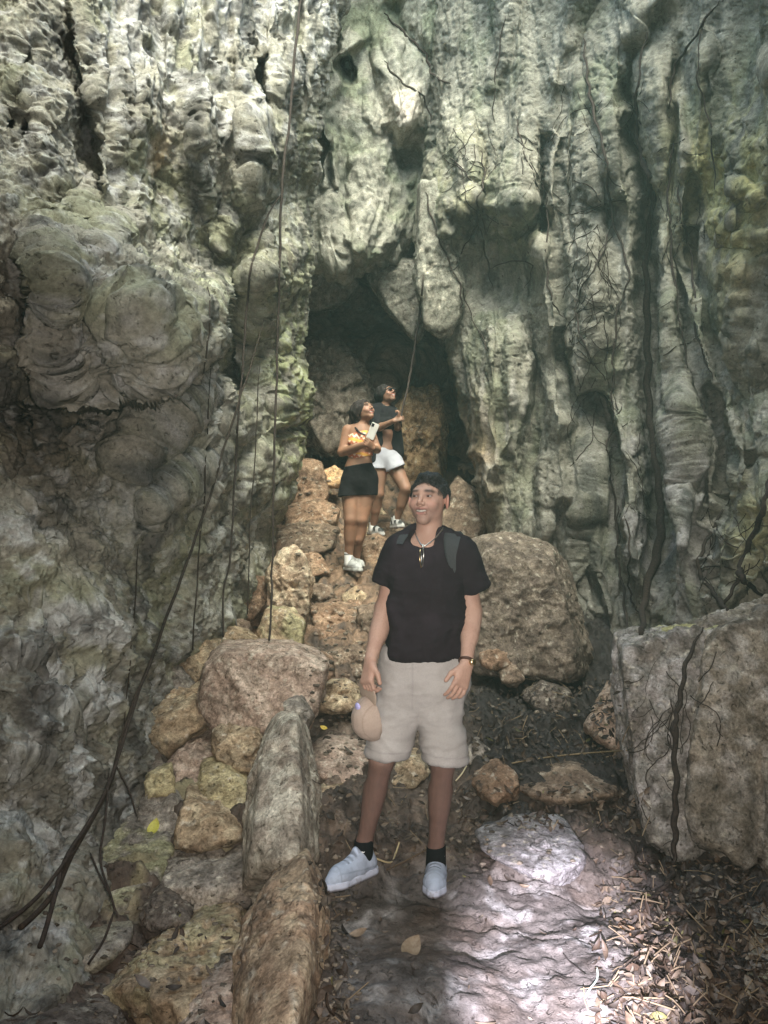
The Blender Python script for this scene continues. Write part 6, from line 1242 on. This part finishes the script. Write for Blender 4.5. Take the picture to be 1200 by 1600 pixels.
    bm = bmesh.new(); bmesh.ops.create_cube(bm, size=1); bmesh.ops.scale(bm, vec=(.024, .004, .03), verts=bm.verts); me = bpy.data.meshes.new('camera_bump'); me.from_pydata([(c+Rp@(np.array(v.co)+np.array([-.018, -.0062, .05]))).tolist() for v in bm.verts], [], [[v.index for v in q.verts] for q in bm.faces]); bm.free(); me.materials.append(M_BLACKP); child('camera_bump', me, ph)
woman_phone()

# ------------------------------------------------------------------ woman holding the hanging rope
def woman_rope():
    Y0 = 7.85; J = lambda x, y, d=0: P(x, y, Y0+d); SK = (.19, .105, .068)
    root = empty('person', J(600, 835).tolist()); tag(root, 'woman in black cardigan, white shorts and sunglasses holding the hanging root', 'person')
    hc = J(604, 617, 0); R = frame((.66, -.62, .42), (-.36, .26, .90))
    f = Field([J(572, 700)[0], Y0-.42, J(590, 838)[2]-.02], [J(644, 700)[0], Y0+.34, J(600, 598)[2]+.03], .007)
    f = Both(f, Field([hc[0]-.13, hc[1]-.16, J(660, 634)[2]], [hc[0]+.13, hc[1]+.15, hc[2]+.14], .003))
    head(f, hc, R, 1.0, ear=False)
    f.cone(hc+R@np.array([0, .02, -.06]), J(598, 640, .02), .045, .05, .02); f.cone(J(588, 641, .03), J(612, 643, 0), .05, .048, .05)
    f.cone(J(600, 655, .01), J(604, 680, 0), .115, .10, .05, sy=1.35); f.cone(J(604, 680, 0), J(604, 700, 0), .10, .11, .05, sy=1.3); f.cone(J(601, 712, .02), J(605, 718, .02), .13, .13, .05, sy=1.1)
    for q in (597, 609): f.ell(J(q, 660, -.07), (.052, .05, .05), None, .03)
    f.cone(J(588, 644, .03), J(592, 668, -.10), .048, .040, .02); f.cone(J(592, 668, -.10), J(615, 658, -.22), .038, .026, .02); hand(f, J(616, 657.5, -.225), (.9, 0, .35), (-.2, -.9, .3), -1, .9, curl=1.0)
    f.cone(J(613, 645, .0), J(621, 668, -.05), .046, .038, .02); f.cone(J(621, 668, -.05), J(622, 657, -.2), .036, .026, .02); hand(f, J(622, 656.5, -.21), (.15, -.1, .9), (.9, -.2, 0), 1, .88, curl=1.1)
    for (hx, hy, kx, ky, ax, ay, kd, ad) in ((593, 722, 591, 772, 583, 822, -.03, .08), (613, 722, 634, 764, 620, 812, -.12, -.0)):
        f.cone(J(hx, hy, .02), J(kx, ky, kd), .098, .060, .03); f.cone(J(kx, ky, kd), J(ax, ay, ad), .057, .036, .02); f.cone(J(kx+(ax-kx)*.25, ky+12, kd+.05), J(kx+(ax-kx)*.5, ky+25, kd+.05), .056, .044, .03); f.cone(J(ax, ay, ad), J(ax+.5, ay+6, ad), .032, .030, .02)
    def colf(V, N):
        C = np.tile(np.array(SK), (len(V), 1)); C = mixc(C, (.28, .14, .09), .5*sst(-.1, .4, fbm(V*9, 3, 3))); return face_paint(V, C, hc, R, 1.0, lip=(.45, .13, .12))
    field_obj('body', f.parts(), root, M_SKIN, colf); face_bits(root, hc, R, 1.0, eyes=False)
    L = lambda x, y, z: hc+R@np.array([x, y, z]); g = Field(hc-.19, hc+.19, .005); g.ell(L(0, .028, .032), (.086, .098, .090), R, 0); g.cone(L(0, .10, .03), L(0, .13, -.03), .05, .035, .03); g.ell(L(0, -.10, -.03), (.072, .085, .10), R, .01, 'sub')
    fray(g, .010, (40, 40, 12))
    field_obj('hair', g, root, M_HAIR2, lambda V, N: np.tile(np.array([.016, .013, .012]), (len(V), 1)), lambda V, N: .005*ridged(V*np.array([30, 30, 10]), 3, 12))
    sg = Field(hc-.15, hc+.15, .004)
    for q in (-1, 1): sg.ell(L(q*.032, -.098, .012), (.028, .008, .020), R, .0)
    sg.cone(L(-.02, -.104, .016), L(.02, -.104, .016), .005, .005, .002)
    for q in (-1, 1): sg.cone(L(q*.058, -.090, .015), L(q*.080, .0, .012), .004, .004, .004)
    child('sunglasses', mesh_np('sunglasses', *sg.mesh(), mats=[M_BLACKP]), root)
    # black top and open cardigan
    t = Field([J(575, 700)[0], Y0-.32, J(600, 690)[2]], [J(632, 700)[0], Y0+.25, J(600, 634)[2]], .006); t.cone(J(600, 652, .01), J(604, 682, 0), .120, .108, 0, sy=1.33)
    for q in (597, 609): t.ell(J(q, 660, -.072), (.056, .054, .054), None, .03)
    t.plane(J(600, 686), (0, 0, -1)); t.plane(J(600, 647), (0, 0, 1)); field_obj('top', t, root, M_CLOTH, base=(.012, .012, .013))
    c = Field([J(570, 700)[0], Y0-.34, J(590, 730)[2]], [J(636, 700)[0], Y0+.32, J(600, 628)[2]], .007)
    c.cone(J(596, 648, .05), J(596, 705, .06), .135, .165, 0, sy=1.2); c.cone(J(606, 650, .04), J(612, 705, .04), .12, .13, .03, sy=1.2); c.cone(J(587, 643, .04), J(591, 664, -.07), .064, .058, .03); c.cone(J(613, 645, .02), J(620, 664, -.04), .060, .052, .03)
    c.cone(J(590, 690, .0), J(587, 722, -.03), .055, .050, .03); c.cone(J(620, 690, .0), J(622, 720, -.02), .045, .040, .03)
    c.cone(J(605, 668, -.22), J(608, 740, -.22), .085, .105, .01, op='sub'); c.cone(J(604, 635, -.1), J(605, 665, -.15), .05, .06, .01, op='sub'); c.plane(J(600, 722), (.05, 0, -1))
    field_obj('cardigan', c, root, M_CLOTH, dispf=lambda V, N: .006*ridged(V*np.array([7, 7, 3]), 2, 16), base=(.014, .014, .016))
    p = Field([J(576, 760)[0], Y0-.34, J(600, 742)[2]], [J(634, 760)[0], Y0+.34, J(600, 696)[2]], .006); p.cone(J(601, 708, .02), J(604, 717, .02), .132, .136, 0, sy=1.1); p.cone(J(594, 716, .02), J(592, 734, .0), .108, .105, .03); p.cone(J(612, 716, .0), J(619, 732, -.05), .106, .105, .03)
    p.plane(J(600, 700), (-.05, 0, 1)); a = J(594, 733); g3 = [(p.lo[i]+p.h*np.arange(p.n[i])).astype(np.float32) for i in range(3)]; X, Z = g3[0][:, None, None], g3[2][None, None, :]
    p.d = np.where(X < J(603, 700)[0]+0*Z, np.maximum(p.d, a[2]-Z), p.d); b = J(615, 734); p.d = np.where(X >= J(603, 700)[0]+0*Z, np.maximum(p.d, ((X-b[0])*.38+(Z-b[2])*(-.92))), p.d).astype(np.float32)
    field_obj('shorts', p, root, M_CLOTH, dispf=lambda V, N: .005*fbm(V*10, 3, 16), base=(.38, .38, .42))
    for (x, y, d) in ((583, 818, .08), (620, 808, 0)):
        k = Field(J(x, y+12, d)-.08, J(x, y-6, d)+.07, .005); k.cone(J(x+.3, y-6, d), J(x, y+10, d), .040, .042, 0); k.plane(J(x, y-2, d), (0, 0, 1)); field_obj('sock', k, root, M_CLOTH, base=(.7, .69, .67))
    shoe(root, J(578, 834, .16), J(599, 837, -.07), H=.11, s=1.0, base=(.38, .37, .36), sole=(.42, .41, .40), dark=(.015, .015, .015), laces=False); shoe(root, J(613, 825, .06), J(630, 824, -.12), H=.115, s=.95, base=(.38, .37, .36), sole=(.42, .41, .40), dark=(.015, .015, .015), laces=False)
woman_rope()
# ================================================================== the hazy air of the pit
def haze():
    bm = bmesh.new(); bmesh.ops.create_cube(bm, size=1); me = bpy.data.meshes.new('haze'); bmesh.ops.scale(bm, vec=(22, 26, 14), verts=bm.verts); bmesh.ops.translate(bm, vec=(0, 5, 4.6), verts=bm.verts); bm.to_mesh(me); bm.free()
    m = bpy.data.materials.new('haze_air'); m.use_nodes = True; t = m.node_tree; t.nodes.remove(t.nodes['Principled BSDF']); v = t.nodes.new('ShaderNodeVolumePrincipled')
    v.inputs['Density'].default_value = .0014; v.inputs['Color'].default_value = (.60, 1, .88, 1); v.inputs['Anisotropy'].default_value = .2
    t.links.new(v.outputs[0], t.nodes['Material Output'].inputs['Volume']); me.materials.append(m); o = link('haze', me); tag(o, 'pale green haze hanging in the air of the pit', kind='stuff')
haze()
